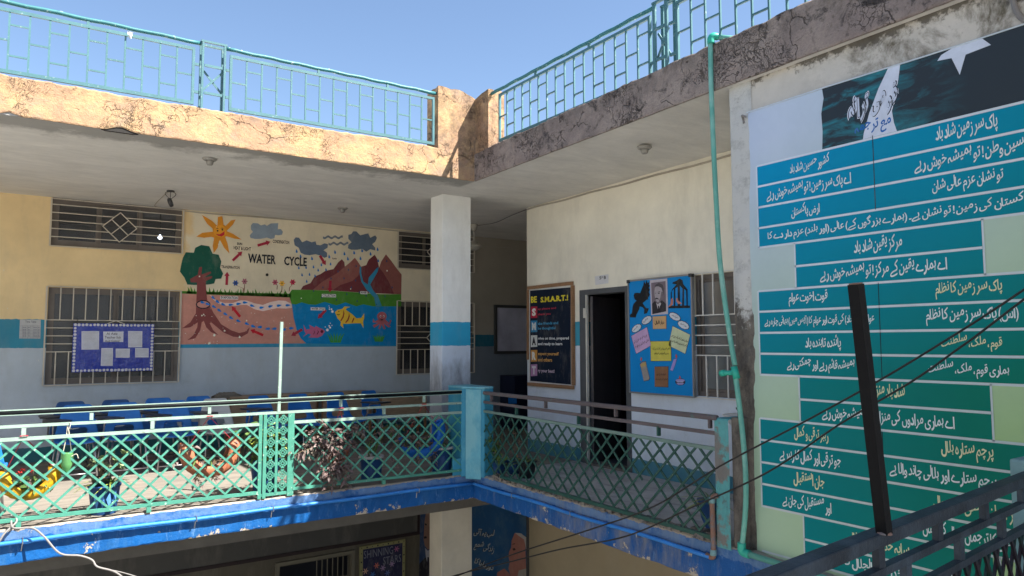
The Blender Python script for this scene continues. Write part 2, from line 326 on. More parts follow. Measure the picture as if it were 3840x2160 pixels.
def emis(name, c, st):
    n = NT(name); n.b.inputs['Emission Color'].default_value = (*c, 1); n.b.inputs['Emission Strength'].default_value = st
    return n.done(c, .5)
M['bulb_on'] = emis('lit_bulb', (0.85, 0.95, 1.0), 3.0)
def wrap():
    n = NT('blue_board_under_clear_film'); p = n.pos()
    n.bump(n.noise(n.pos(stretch=(3, 1, 1)), 7, 6, .7, 2, 1.5), 1.0, .03)
    n.b.inputs['Coat Weight'].default_value = .25; n.b.inputs['Coat Roughness'].default_value = .05
    return n.done((0.008, 0.04, 0.42), .4, 0, .2)
M['wrap_blue'] = wrap()
def film():
    n = NT('crinkled_clear_film')
    tr = n.n('ShaderNodeBsdfTransparent'); gl = n.n('ShaderNodeBsdfGlossy'); gl.inputs['Roughness'].default_value = .12
    bp = n.n('ShaderNodeBump'); bp.inputs['Strength'].default_value = 1.0; bp.inputs['Distance'].default_value = .05
    v = n.n('ShaderNodeTexVoronoi'); v.feature = 'F1'; v.inputs['Scale'].default_value = 7
    w_ = n.n('ShaderNodeTexNoise'); w_.inputs['Scale'].default_value = 3; w_.inputs['Detail'].default_value = 5
    g = n.pos(stretch=(1, 1, 1.7)); n.l(g, w_.inputs['Vector'])
    ma = n.n('ShaderNodeVectorMath'); ma.operation = 'MULTIPLY_ADD'; ma.inputs[1].default_value = (.5,)*3
    n.l(w_.outputs['Color'], ma.inputs[0]); n.l(g, ma.inputs[2]); n.l(ma.outputs[0], v.inputs['Vector'])
    n.l(v.outputs['Distance'], bp.inputs['Height']); n.l(bp.outputs[0], gl.inputs['Normal'])
    m = n.n('ShaderNodeMixShader'); m.inputs[0].default_value = .06
    n.l(tr.outputs[0], m.inputs[1]); n.l(gl.outputs[0], m.inputs[2])
    o = [x for x in n.t.nodes if x.type == 'OUTPUT_MATERIAL'][0]; n.l(m.outputs[0], o.inputs[0]); return n.m
M['film'] = film()
def gradient_print(name, tl, br, z0, z1, y0, y1, amt=1.0):
    """banner print colour running from one corner of the sheet to the other"""
    n = NT(name); p = n.pos(); sp = n.n('ShaderNodeSeparateXYZ'); n.l(p, sp.inputs[0])
    a = n.ramp(sp.outputs['Z'], z1, z0); b = n.ramp(sp.outputs['Y'], y0, y1)
    f = n.math('ADD', n.math('MULTIPLY', a, .72), n.math('MULTIPLY', b, .34))
    col = n.mix(f, tl, br)
    col = n.mix(n.ramp(n.noise(p, 2, 6, .7, 3), .45, .75, 0, .10), col, (0.02, 0.10, 0.12))
    n.bump(n.noise(n.pos(stretch=(1, 1, .3)), 3, 3, .5, 4), .12, .02)
    return n.done(col, .6, 0, .12)
M['ban_cell'] = gradient_print('banner_cell_print', (0.0, 0.27, 0.52), (0.0, 0.16, 0.115), 1.3, 3.1, -4.2, -6.0)
M['ban_bg'] = gradient_print('banner_sheet_print', (0.50, 0.58, 0.74), (0.32, 0.48, 0.24), 1.0, 3.2, -4.0, -6.1)
M['ban_line'] = gradient_print('banner_line_print', (0.6, 0.68, 0.78), (0.42, 0.5, 0.5), .5, 3.0, -4.2, -6.0)
def flagdark():
    n = NT('banner_flag_print'); p = n.pos()
    sp = n.n('ShaderNodeSeparateXYZ'); n.l(p, sp.inputs[0])
    st = n.pos(stretch=(1, 1, 3.2))
    m = n.math('MULTIPLY', n.ramp(n.noise(st, 2.6, 5, .6, 6, 1.0), .5, .68), n.ramp(sp.outputs['Y'], -5.75, -5.2))
    return n.done(n.mix(m, (0.03, 0.042, 0.055), (0.03, 0.22, 0.28)), .6, 0, .12)
M['ban_flag'] = flagdark()

# ---------------------------------------------------------------- mesh helpers
class MB:
    def __init__(s): s.v = []; s.f = []; s.uvsmooth = False
    def box(s, x0, x1, y0, y1, z0, z1):
        b = len(s.v)
        s.v += [Vector(p) for p in ((x0, y0, z0), (x1, y0, z0), (x1, y1, z0), (x0, y1, z0), (x0, y0, z1), (x1, y0, z1), (x1, y1, z1), (x0, y1, z1))]
        s.f += [tuple(b+i for i in q) for q in ((0, 3, 2, 1), (4, 5, 6, 7), (0, 1, 5, 4), (1, 2, 6, 5), (2, 3, 7, 6), (3, 0, 4, 7))]
        return s
    def bar(s, p, q, w_, h_, up=(0, 0, 1)):
        p, q = Vector(p), Vector(q); d = (q-p).normalized(); up = Vector(up)
        if abs(d.dot(up)) > .98: up = Vector((1, 0, 0))
        a = d.cross(up).normalized(); c = a.cross(d).normalized()
        b = len(s.v)
        for e in (p, q):
            for i, j in ((-1, -1), (1, -1), (1, 1), (-1, 1)): s.v.append(e + a*(i*w_/2) + c*(j*h_/2))
        s.f += [tuple(b+i for i in k) for k in ((0, 3, 2, 1), (4, 5, 6, 7), (0, 1, 5, 4), (1, 2, 6, 5), (2, 3, 7, 6), (3, 0, 4, 7))]
        return s
    def tube(s, pts, r, n=8, cap=True):
        pts = [Vector(p) for p in pts]; rs = r if isinstance(r, (list, tuple)) else [r]*len(pts)
        b0 = len(s.v); prev = None
        for i, p in enumerate(pts):
            d = (pts[min(i+1, len(pts)-1)] - pts[max(i-1, 0)]).normalized()
            if prev is None:
                a = d.orthogonal().normalized()
            else:
                a = (prev - d*prev.dot(d)).normalized()
            prev = a; c = d.cross(a)
            for k in range(n):
                t = 2*math.pi*k/n; s.v.append(p + (a*math.cos(t)+c*math.sin(t))*rs[i])
        for i in range(len(pts)-1):
            for k in range(n):
                k2 = (k+1) % n; s.f.append((b0+i*n+k, b0+i*n+k2, b0+(i+1)*n+k2, b0+(i+1)*n+k))
        if cap:
            s.f.append(tuple(b0+k for k in reversed(range(n)))); s.f.append(tuple(b0+(len(pts)-1)*n+k for k in range(n)))
        return s
    def lathe(s, prof, c=(0, 0, 0), n=20):
        b = len(s.v); c = Vector(c)
        for r, z in prof:
            for k in range(n):
                t = 2*math.pi*k/n; s.v.append(c+Vector((r*math.cos(t), r*math.sin(t), z)))
        for i in range(len(prof)-1):
            for k in range(n):
                k2 = (k+1) % n; s.f.append((b+i*n+k, b+i*n+k2, b+(i+1)*n+k2, b+(i+1)*n+k))
        s.f.append(tuple(b+k for k in reversed(range(n)))); s.f.append(tuple(b+(len(prof)-1)*n+k for k in range(n)))
        return s
    def prism(s, foot, z0, z1):
        b = len(s.v); n = len(foot)
        s.v += [Vector((x, y, z0)) for x, y in foot] + [Vector((x, y, z1)) for x, y in foot]
        s.f.append(tuple(b+i for i in reversed(range(n)))); s.f.append(tuple(b+n+i for i in range(n)))
        for i in range(n): j = (i+1) % n; s.f.append((b+i, b+j, b+n+j, b+n+i))
        return s
    def poly(s, pts): b = len(s.v); s.v += [Vector(p) for p in pts]; s.f.append(tuple(range(b, b+len(pts)))); return s
    def grid(s, rows):
        b = len(s.v); m = len(rows[0])
        for r in rows: s.v += [Vector(p) for p in r]
        for i in range(len(rows)-1):
            for j in range(m-1): s.f.append((b+i*m+j, b+i*m+j+1, b+(i+1)*m+j+1, b+(i+1)*m+j))
        return s
    def add(s, vs_, fs, fn=lambda p: p):
        b = len(s.v); s.v += [fn(p) for p in vs_]; s.f += [tuple(b+i for i in f) for f in fs]; return s
ROOT = {}
def base_of(par):
    return ROOT.get(par.name, Vector((0, 0, 0))) if par else Vector((0, 0, 0))
def obj(name, mb, mat, parent=None, smooth=False, bevel=0.0, label=None):
    me = bpy.data.meshes.new(name); off = base_of(parent)
    me.from_pydata([tuple(p-off) for p in mb.v], [], mb.f)
    me.materials.append(mat)
    if smooth: 
        for p in me.polygons: p.use_smooth = True
    o = bpy.data.objects.new(name, me); COL.objects.link(o)
    if parent: o.parent = parent; ROOT[o.name] = off
    if bevel:
        m = o.modifiers.new('bevel', 'BEVEL'); m.width = bevel; m.segments = 2; m.limit_method = 'ANGLE'
    if label: o['label'] = label
    return o
def thing(name, label, cat, loc=(0, 0, 0), group=None):
    o = bpy.data.objects.new(name, None); COL.objects.link(o); o.location = loc; o.empty_display_size = .1
    ROOT[o.name] = Vector(loc); o['label'] = label; o['category'] = cat
    if group: o['group'] = group
    return o
def tag(o, label, cat, group=None):
    o['label'] = label; o['category'] = cat
    if group: o['group'] = group
    return o
def struct(name, mb, mat, **k):
    o = obj(name, mb, mat, **k); o['kind'] = 'structure'; return o
def copy_tree(o, parent=None):
    c = o.copy(); COL.objects.link(c); c.parent = parent
    for ch in [x for x in bpy.data.objects if x.parent == o]: copy_tree(ch, c)
    return c
_cube = {}
def rod(name, p, q, w_, h_, mat, parent, up=(0, 0, 1)):
    """one bar as an object: a shared unit cube placed between p and q"""
    if mat.name not in _cube:
        mb = MB().box(-.5, .5, -.5, .5, -.5, .5); me = bpy.data.meshes.new(name)
        me.from_pydata([tuple(v) for v in mb.v], [], mb.f); me.materials.append(mat); _cube[mat.name] = me
    o = bpy.data.objects.new(name, _cube[mat.name]); COL.objects.link(o)
    off = base_of(parent); p, q = Vector(p)-off, Vector(q)-off
    d = (q-p); L = d.length; d = d.normalized(); up = Vector(up)
    if abs(d.dot(up)) > .98: up = Vector((1, 0, 0))
    a = d.cross(up).normalized(); c = a.cross(d).normalized()
    m = Matrix((a*w_, d*L, c*h_)).transposed().to_4x4(); m.translation = (p+q)/2
    o.parent = parent; o.matrix_local = m; ROOT[o.name] = off
    return o
def bez(pts, n=8):
    pts = [Vector(p) for p in pts]; P = [pts[0]]+pts+[pts[-1]]; r = []
    for i in range(1, len(P)-2):
        for k in range(n):
            t = k/n; a, b, c, d = P[i-1], P[i], P[i+1], P[i+2]
            r.append(0.5*((2*b)+(c-a)*t+(2*a-5*b+4*c-d)*t*t+(3*b-a-3*c+d)*t**3))
    r.append(pts[-1]); return r
# ------- lettering
_vl = bpy.context.view_layer
def glyphs(s, bold=0.0, res=2, spacing=1.0):
    cu = bpy.data.curves.new('t', 'FONT'); cu.body = s; cu.resolution_u = res; cu.offset = bold; cu.space_character = spacing
    o = bpy.data.objects.new('t', cu); COL.objects.link(o); _vl.update()
    me = o.to_mesh(); vs_ = [Vector(v.co) for v in me.vertices]; fs = [tuple(p.vertices) for p in me.polygons]
    o.to_mesh_clear(); bpy.data.objects.remove(o); bpy.data.curves.remove(cu); return vs_, fs
FORMS = {}
def _f(ch, iso, fin, ini=None, med=None): FORMS[ch] = (iso, fin, ini or 0, med or 0)
for row in ("ا FE8D FE8E", "آ FE81 FE82", "ب FE8F FE90 FE91 FE92", "پ FB56 FB57 FB58 FB59", "ت FE95 FE96 FE97 FE98", "ٹ FB66 FB67 FB68 FB69",
    "ج FE9D FE9E FE9F FEA0", "چ FB7A FB7B FB7C FB7D", "ح FEA1 FEA2 FEA3 FEA4", "خ FEA5 FEA6 FEA7 FEA8", "د FEA9 FEAA", "ذ FEAB FEAC", "ر FEAD FEAE",
    "ز FEAF FEB0", "س FEB1 FEB2 FEB3 FEB4", "ش FEB5 FEB6 FEB7 FEB8", "ص FEB9 FEBA FEBB FEBC", "ض FEBD FEBE FEBF FEC0", "ط FEC1 FEC2 FEC3 FEC4", "ظ FEC5 FEC6 FEC7 FEC8",
    "ع FEC9 FECA FECB FECC", "غ FECD FECE FECF FED0", "ف FED1 FED2 FED3 FED4", "ق FED5 FED6 FED7 FED8", "ک FB8E FB8F FB90 FB91", "گ FB92 FB93 FB94 FB95",
    "ل FEDD FEDE FEDF FEE0", "م FEE1 FEE2 FEE3 FEE4", "ن FEE5 FEE6 FEE7 FEE8", "ں 06BA FB9F", "و FEED FEEE", "ہ FBA6 FBA7 FBA8 FBA9", "ھ FBAA FBAB FBAC FBAD",
    "ی FBFC FBFD FBFE FBFF", "ے FBAE FBAF", "ئ FE89 FE8A FE8B FE8C"):
    a = row.split(); _f(a[0], *[int(x, 16) for x in a[1:]])
_chunk = {}
def urdu(text, slope=0.2, bold=0.013):
    """joined letter runs laid right to left, each run sinking towards its end as in hanging script"""
    allv, allf = [], []; x = 0.0
    for word in text.split(' '):
        runs, cur = [], []
        for ch in word:
            if ch not in FORMS:
                if cur: runs.append(cur); cur = []
                runs.append([ch]); continue
            cur.append(ch)
            if not FORMS[ch][2]: runs.append(cur); cur = []
        if cur: runs.append(cur)
        for run in runs:
            key = ''.join(run)
            if key not in _chunk:
                s = ''
                for i, ch in enumerate(run):
                    if ch not in FORMS: s += {'(': ')', ')': '('}.get(ch, ch); continue
                    f = FORMS[ch]; pre = i > 0; nxt = i < len(run)-1
                    s += chr(f[3] if pre and nxt else f[1] if pre else f[2] if nxt else f[0])
                _chunk[key] = glyphs(s[::-1], bold)
            vs_, fs = _chunk[key]
            if not vs_: continue
            x0 = min(v.x for v in vs_); x1 = max(v.x for v in vs_); wd = x1-x0
            b = len(allv)
            for v in vs_:
                u = v.x-x0; allv.append(Vector((x-wd+u, v.y+slope*u*(1 if len(run) > 1 else 0), 0)))
            allf += [tuple(b+i for i in f) for f in fs]
            x -= wd*0.97+0.03
        x -= 0.16
    return allv, allf
def fit(vs_, a0, a1, b0, b1, keep=False):
    """scale a flat glyph run into the rectangle a0..a1 by b0..b1"""
    xs = [v.x for v in vs_]; ys = [v.y for v in vs_]
    sx = (a1-a0)/(max(xs)-min(xs)); sy = (b1-b0)/(max(ys)-min(ys))
    return [Vector((a0+(v.x-min(xs))*sx, b0+(v.y-min(ys))*sy, 0)) for v in vs_]
class Board:
    """a flat face in the place: axis 1 = wall facing -y (a = x), axis 0 = wall facing -x (a = y, running to the viewer)"""
    def __init__(s, root, ax, val, crop=None, step=0.0012):
        s.root, s.ax, s.val, s.crop, s.step = root, ax, val, crop, step
    def ab(s, x, y):
        cx, cy, k = s.crop; p = U(cx+x*k, cy+y*k, s.ax, s.val); return (p.x if s.ax else p.y, p.z)
    def w(s, a, b, layer): d = s.val-s.step*layer; return Vector((a, d, b)) if s.ax else Vector((d, a, b))
    def polys(s, name, plist, col, layer=1, parent=None, px=True, label=None):
        mb = MB()
        for pts in plist:
            q = [s.ab(*p) for p in pts] if px else pts
            mb.poly([s.w(a, b, layer) for a, b in q])
        m = col if not isinstance(col, tuple) else flat(col)
        return obj(name, mb, m, parent or s.root, label=label)
    def text(s, name, g, a0, a1, b0, b1, col, layer=3, parent=None):
        vs_, fs = g; q = fit(vs_, a0, a1, b0, b1)
        sg = 1 if s.ax else -1
        if not s.ax:   # a runs towards the viewer = rightwards is falling y
            q = [Vector((a0+a1-v.x, v.y, 0)) for v in q]
        mb = MB().add([s.w(v.x, v.y, layer) for v in q], fs)
        m = col if not isinstance(col, tuple) else flat(col)
        return obj(name, mb, m, parent or s.root)
    def textpx(s, name, g, x0, y0, x1, y1, col, layer=3, parent=None):
        """corners: lower left (x0,y0) and upper right (x1,y1) in crop pixels"""
        a0, b0 = s.ab(x0, y0); a1, b1 = s.ab(x1, y1)
        if s.ax: return s.text(name, g, a0, a1, b0, b1, col, layer, parent)
        return s.text(name, g, a1, a0, b0, b1, col, layer, parent)
def circle(cx, cy, r, n=14, ry=None): ry = ry or r; return [(cx+r*math.cos(2*math.pi*i/n), cy+ry*math.sin(2*math.pi*i/n)) for i in range(n)]

# ================================================================ STRUCTURE
def ragged(name, ax, a0, a1, zb, zt, depth, mat, at=0.012, ab=0.006, notch=(), front=0.0, step=0.05, parent=None):
    """plaster edge beam with an uneven top and bottom arris. ax 1: runs along x facing -y, ax 0: runs along y facing -x"""
    rnd = random.Random(hash(name) % 999 if False else len(name)*7+int(abs(a0)*10)); mb = MB(); n = max(2, int(abs(a1-a0)/step)); rows = []
    nt_, nb_ = 0.0, 0.0
    for i in range(n+1):
        a = a0+(a1-a0)*i/n; nt_ = nt_*.6+rnd.uniform(-1, 1)*at*.6; nb_ = nb_*.6+rnd.uniform(-1, 1)*ab*.6
        z0, z1 = zb(a)+nb_, zt(a)+nt_
        for (na, nw, nh) in notch: z0 += nh*max(0, 1-abs(a-na)/nw)
        d = [rnd.uniform(-.003, .003) for _ in range(4)]
        prof = [(depth, z0+.0), (0.004, z0), (d[0], z0+.012), (d[1], z0*.66+z1*.34), (d[2], z0*.33+z1*.67), (d[3], z1-.014), (0.012, z1), (depth, z1-.004)]
        rows.append([Vector((a, front+p, z)) if ax else Vector((front+p, a, z)) for p, z in prof])
    mb.grid(rows); return mb
def holes(ax, v0, v1, a0, a1, z0, z1, hs):
    mb = MB(); hs = sorted(hs); cur = a0
    def bx(p, q, r, s_):
        if q-p < 1e-4 or s_-r < 1e-4: return
        mb.box(p, q, v0, v1, r, s_) if ax else mb.box(v0, v1, p, q, r, s_)
    cols = {}
    for h in hs: cols.setdefault((h[0], h[1]), []).append((h[2], h[3]))
    for (p, q), zs in sorted(cols.items()):
        bx(cur, p, z0, z1); c = z0
        for r, s_ in sorted(zs): bx(p, q, c, r); c = s_
        bx(p, q, c, z1); cur = q
    bx(cur, a1, z0, z1); return mb
H = 3.645
struct('ground', MB().box(-150, 150, -150, 150, -4.4, -3.94), M['ground'])
# floors (a sheet on the slab)
struct('left_wing_slab', MB().box(-9, 4.8, 0.13, 4.4, -.296, -.004), M['slab_blue'])
struct('right_wing_slab', MB().box(0.13, 4.8, -9.5, 0.13, -.296, -.004), M['slab_worn'])
struct('floor', MB().box(-9, 4.8, 0.015, 4.12, -.003, 0.0), M['floor'])
struct('right_wing_floor', MB().box(0.015, 1.62, -3.78, 0.014, -.003, 0.0), worn('grey_cement_floor', (.40, .39, .38), [((.22, .21, .21), 3, .5, .12, (2.5, .7, 1), .8), ((.15, .145, .14), 9, .6, .1, (1, 1, 1), .6)], rough=.7))
struct('left_slab_edge', ragged('lse', 1, -9, 0.0, lambda a: -.30, lambda a: -.002, .16, M['slab_blue'], .006, .007), M['slab_blue'])
struct('right_slab_edge', ragged('rse', 0, 0.0, -9.5, lambda a: -.30+.008*a, lambda a: -.002, .16, M['slab_worn'], .012, .007), M['slab_worn'])
struct('ground_floor_ceiling', MB().box(-9, 4.8, .02, 4.4, -.304, -.2985), M['beam_ground'])
struct('roof_slab', MB().box(-9, 4.8, .017, 4.6, H, 3.93), M['ceiling'])
mb = MB().box(.017, 4.8, -9.5, .015, H, 3.93)
for v in mb.v:
    if v.z < 3.7: v.z = H+.001+.0108*max(0, -v.y)
struct('right_roof_slab', mb, M['ceiling'])
e0 = U(450, 495, 1, 0).x
struct('left_parapet', ragged('lp', 1, -9, 0.0, lambda a: 3.641, lambda a: 4.0, .02, 0, .013, .003, notch=((e0, .13, .045), (-4.85, .10, .03))), M['parapet'])
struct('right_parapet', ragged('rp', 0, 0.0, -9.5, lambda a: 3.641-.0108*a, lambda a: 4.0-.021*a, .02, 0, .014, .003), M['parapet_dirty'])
struct('left_parapet_core', MB().box(-9, .2, .021, .22, 3.931, 3.985), M['parapet'])
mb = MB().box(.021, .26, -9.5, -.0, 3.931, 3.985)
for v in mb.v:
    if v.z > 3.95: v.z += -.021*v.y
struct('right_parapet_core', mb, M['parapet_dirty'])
# broken spot showing dark concrete behind the notch
struct('broken_concrete', MB().prism([(e0-.16, .012), (e0+.16, .012), (e0+.12, .05), (e0-.12, .05)], 3.63, 3.70), paint('broken_concrete', (.03, .028, .026), .95))
# corner roof pillars
def rough_block(mb, x0, x1, y0, y1, z0, ztf, rnd, n=9):
    cols = []
    per = [(x0+(x1-x0)*i/n, y0) for i in range(n)]+[(x1, y0+(y1-y0)*i/4) for i in range(4)]+[(x1-(x1-x0)*i/n, y1) for i in range(n)]+[(x0, y1-(y1-y0)*i/4) for i in range(4)]
    b = len(mb.v); m = len(per)
    for x, y in per: mb.v.append(Vector((x, y, z0)))
    for x, y in per: mb.v.append(Vector((x, y, (z0+ztf(x, y))/2)) + Vector((rnd.uniform(-.004, .004), rnd.uniform(-.004, .004), 0)))
    for x, y in per: mb.v.append(Vector((x, y, ztf(x, y)+rnd.uniform(-.012, .008))))
    for k in range(2):
        for i in range(m): j = (i+1) % m; mb.f.append((b+k*m+i, b+k*m+j, b+(k+1)*m+j, b+(k+1)*m+i))
    mb.f.append(tuple(b+2*m+i for i in range(m))); return mb
rp = random.Random(3)
t = thing('roof_corner_pillar', 'cracked tan plaster pillar stub of two joined faces at the roof corner between the teal railings', 'pillar', (0, 0, 4.0))
mb = rough_block(MB(), -.52, .02, .004, .3, 3.98, lambda x, y: 4.775 if x < -.2 else 4.775-.06*(x+.2)/.2, rp)
obj('broad_face', mb, M['parapet'], t)
mb = rough_block(MB(), .004, .24, -.32, .0, 3.98, lambda x, y: 4.7-.16*y, rp)
obj('narrow_face', mb, M['parapet'], t)

# ---- left wing back wall with windows
BY = 4.12
W1u = (-4.39, -2.712, 2.972, 3.645); W1l = (-4.40, -2.712, 1.04, 2.385)
W2u = (0.885, 2.458, 2.95, 3.63); W2l = (0.875, 2.458, 1.05, 2.342)
struct('back_wall', holes(1, BY, BY+.18, -9, 2.30, 0, H, [W1u[:2]+W1u[2:], (W1u[0], W1u[1], W1l[2], W1l[3]), (W2u[0], 2.30, W2u[2], W2u[3]), (W2u[0], 2.30, W2l[2], W2l[3])]), M['wall_back'])
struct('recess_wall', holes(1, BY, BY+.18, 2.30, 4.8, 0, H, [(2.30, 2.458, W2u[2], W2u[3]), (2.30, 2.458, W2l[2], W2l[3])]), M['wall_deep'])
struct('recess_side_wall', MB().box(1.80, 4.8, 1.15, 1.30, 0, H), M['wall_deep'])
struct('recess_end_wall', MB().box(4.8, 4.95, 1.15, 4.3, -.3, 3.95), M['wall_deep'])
struct('classroom_interior', MB().box(-9, 2.75, 6.6, 6.8, 0, H).box(-4.9, -4.8, BY+.18, 6.6, 0, H).box(-1.2, -1.1, BY+.18, 6.6, 0, H).box(2.7, 2.8, BY+.18, 6.6, 0, H).box(-9, 2.8, BY+.18, 6.6, -.2, 0), M['room'])
struct('classroom_roof', MB().box(-9, 4.8, 4.6, 6.8, H, 3.93), M['ceiling'])
struct('classroom_curtain', MB().box(.8, 2.6, 4.6, 4.62, 0.6, H-.02), M['curtain'])
# ---- right wing wall
RX = 1.62
struct('right_wall', holes(0, RX, RX+.18, -4.2, 1.15, 0, 3.72, [(-1.075, -.105, 0, 2.31), (-3.3, -2.13, 1.0, 2.355)]), M['wall_right'])
struct('right_room_interior', MB().box(4.5, 4.7, -4.2, 1.15, 0, H).box(RX+.18, 4.5, -4.3, -4.2, 0, H).box(RX+.18, 4.5, -1.9, -1.8, 0, H).box(RX+.18, 4.8, -4.2, 1.15, -.2, 0.0).box(RX+.18, 4.5, .9, 1.0, 0, H), M['room'])
struct('right_end_wall', MB().box(.3, RX, -4.15, -4.0, 0, 3.72), M['wall_right'])
# ---- banner wall, column beside it
WX = .085
struct('banner_wall', MB().box(WX, WX+.2, -9.5, -4.14, -.004, 3.76), M['bannerwall'])
tag(obj('raw_column', ragged('col', 1, .012, .5, lambda a: 0, lambda a: 3.67, .1, 0).box(.03, .45, -4.14, -3.925, 0, 3.665), M['raw'], bevel=.008),
    'rough grey concrete column behind the mint green pipe beside the banner', 'column') if False else None
col = MB(); rr = random.Random(5); rows = []
for i in range(41):
    z = 3.70*i/40
    rows.append([(.32, -3.925+rr.uniform(-.004, .004), z), (.10, -3.925+rr.uniform(-.006, .006), z), (.082+rr.uniform(-.003, .003), -3.935, z), (.08+rr.uniform(-.005, .005), -3.99, z), (.08+rr.uniform(-.006, .006), -4.07, z), (.08, -4.15, z)])
col.grid(rows)
tag(obj('concrete_column', col, M['raw']), 'rough grey concrete column with flaking whitewash beside the tall banner', 'column')
# ---- corridor post
o = obj('corridor_post', MB().box(.05, .50, .93, 1.28, 0, H), M['post'], bevel=.006)
tag(o, 'square white post with blue band and grimy foot standing in the upper corridor', 'post')
# ---- ground floor
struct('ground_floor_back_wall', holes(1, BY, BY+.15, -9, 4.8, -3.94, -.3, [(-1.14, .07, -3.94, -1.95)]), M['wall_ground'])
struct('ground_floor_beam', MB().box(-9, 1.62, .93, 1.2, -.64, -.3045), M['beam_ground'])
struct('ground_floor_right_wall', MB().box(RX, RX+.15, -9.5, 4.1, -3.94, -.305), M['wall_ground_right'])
struct('ground_floor_room', MB().box(-1.6, .8, 6, 6.1, -3.94, -.3).box(-1.7, -1.6, 4.28, 6.1, -3.94, -.3).box(.8, .9, 4.28, 6.1, -3.94, -.3), M['room'])
o = obj('ground_floor_column', MB().box(.06, .53, .935, 1.28, -3.94, -.641), worn('dull_cream_column', (.50, .47, .39), vscale=1.5), bevel=.006)
tag(o, 'square cream column on the ground floor below the blue slab corner', 'column')
# ---- the wing where the photographer stands
foot = [(-9, -7.19), (-.35, -6.25), (0.08, -6.2), (.08, -9.5), (-9, -9.5)]
struct('near_balcony_slab', MB().prism(foot, -.3, -.002), M['floor'])
struct('near_roof_slab', MB().prism(foot, H, 3.95), M['ceiling'])
struct('unseen_bounce_wall', MB().box(-9.4, -9, -9.7, 4.4, -3.94, 3.95), worn('off_white_wall_paint', (.72, .71, .68)))  # unseen facade, added to bounce sunlight back into the right wing

# ================================================================ ROOF RAILINGS
def roof_rail(name, label, P, panels, tower, pipe, stubs):
    """P(a, d, z): a along the wing, d into the roof"""
    root = thing(name, label, 'railing', tuple(P((panels[0][0]+panels[-1][1])/2, .05, 4.0)))
    for a0, a1 in pipe:
        n = 26; pts = [P(a0+(a1-a0)*i/n, .05, 4.688+.004*math.sin(i*1.7)) for i in range(n+1)]
        obj('handrail', MB().tube(pts, .021, 10), M['roof_pipe'], root, smooth=True)
    mr = M['roof_rail']
    for a0, a1, step, first in panels:
        sg = 1 if a1 > a0 else -1; n = int(round(abs(a1-a0)/step)); st = (a1-a0)/n
        rod('frame_rail', P(a0-.012*sg, .05, 4.616), P(a1+.012*sg, .05, 4.616), .026, .03, mr, root)
        rod('frame_rail', P(a0-.012*sg, .05, 4.05), P(a1+.012*sg, .05, 4.05), .026, .034, mr, root)
        for i in range(n+1):
            a = a0+st*i; wd = .026 if i in (0, n) else .016
            rod('upright', P(a, .05, 4.067), P(a, .05, 4.60), wd, wd, mr, root)
            if i < n:
                for z in ((4.34,) if (i+first) % 2 == 0 else (4.20, 4.487)):
                    rod('rung', P(a+st*.06, .05, z), P(a+st*.94, .05, z), .014, .016, mr, root)
    for a in stubs: rod('stub', P(a, .05, 4.63), P(a, .05, 4.672), .024, .024, mr, root)
    for a in tower[:2]:
        for d in (.03, .14):
            rod('tower_post', P(a, d, 3.97), P(a, d, 4.70), .034, .02, mr, root)
    c0, c1 = tower[:2]; sg = 1 if c1 > c0 else -1
    for d in (.03, .14): rod('tower_top', P(c0-.02*sg, d, 4.712), P(c1+.02*sg, d, 4.712), .03, .02, mr, root)
    for z in (4.17, 4.46):
        for d in (.03,):
            rod('tie_bar', P(tower[2], d+.02, z), P(c0-.02*sg, d+.02, z), .018, .026, mr, root); rod('tie_bar', P(c0+.02*sg, d, z), P(c1-.02*sg, d, z), .018, .026, mr, root)
            rod('tie_bar', P(c1+.02*sg, d+.02, z), P(tower[3], d+.02, z), .018, .026, mr, root)
    rod('brace', P(c0, .06, 4.19), P(c1, .06, 4.44), .012, .02, mr, root); rod('brace', P(c0, .08, 4.44), P(c1, .08, 4.19), .012, .02, mr, root)
    return root
PL = lambda a, d, z: Vector((a, d, z))
PR = lambda a, d, z: Vector((d, a, z))
roof_rail('roof_railing', 'teal metal roof railing above the sunlit tan parapet, with peeling round handrail', PL,
          [(-6.436, -3.33, .1553, 1), (-2.962, -.565, .1598, 0)], (-3.245, -3.03, -3.318, -2.975), [(-6.5, -3.26), (-3.02, -.53)], (-5.36, -4.27, -2.02, -1.18))
roof_rail('roof_railing', 'teal metal roof railing above the shaded sooty parapet, rising to the banner side', PR,
          [(-.515, -3.07, .1597, 0), (-3.412, -6.9, .1585, 0)], (-3.15, -3.30, -3.08, -3.40), [(-.33, -3.14), (-3.32, -7.0)], (-1.26, -2.2, -4.4))
# scrap of white cloth on the left roof railing
p = U(488, 128, 1, .03); mb = MB()
rs = random.Random(11)
rows = [[p+Vector((.016*(j-1.5)*(1-.15*i)+rs.uniform(-.004, .004), -.02+rs.uniform(-.012, .012), .015-.016*i+rs.uniform(-.004, .004))) for j in range(4)] for i in range(5)]
tag(obj('rag', MB().grid(rows), M['white']), 'scrap of white cloth knotted on the teal roof railing', 'rag')

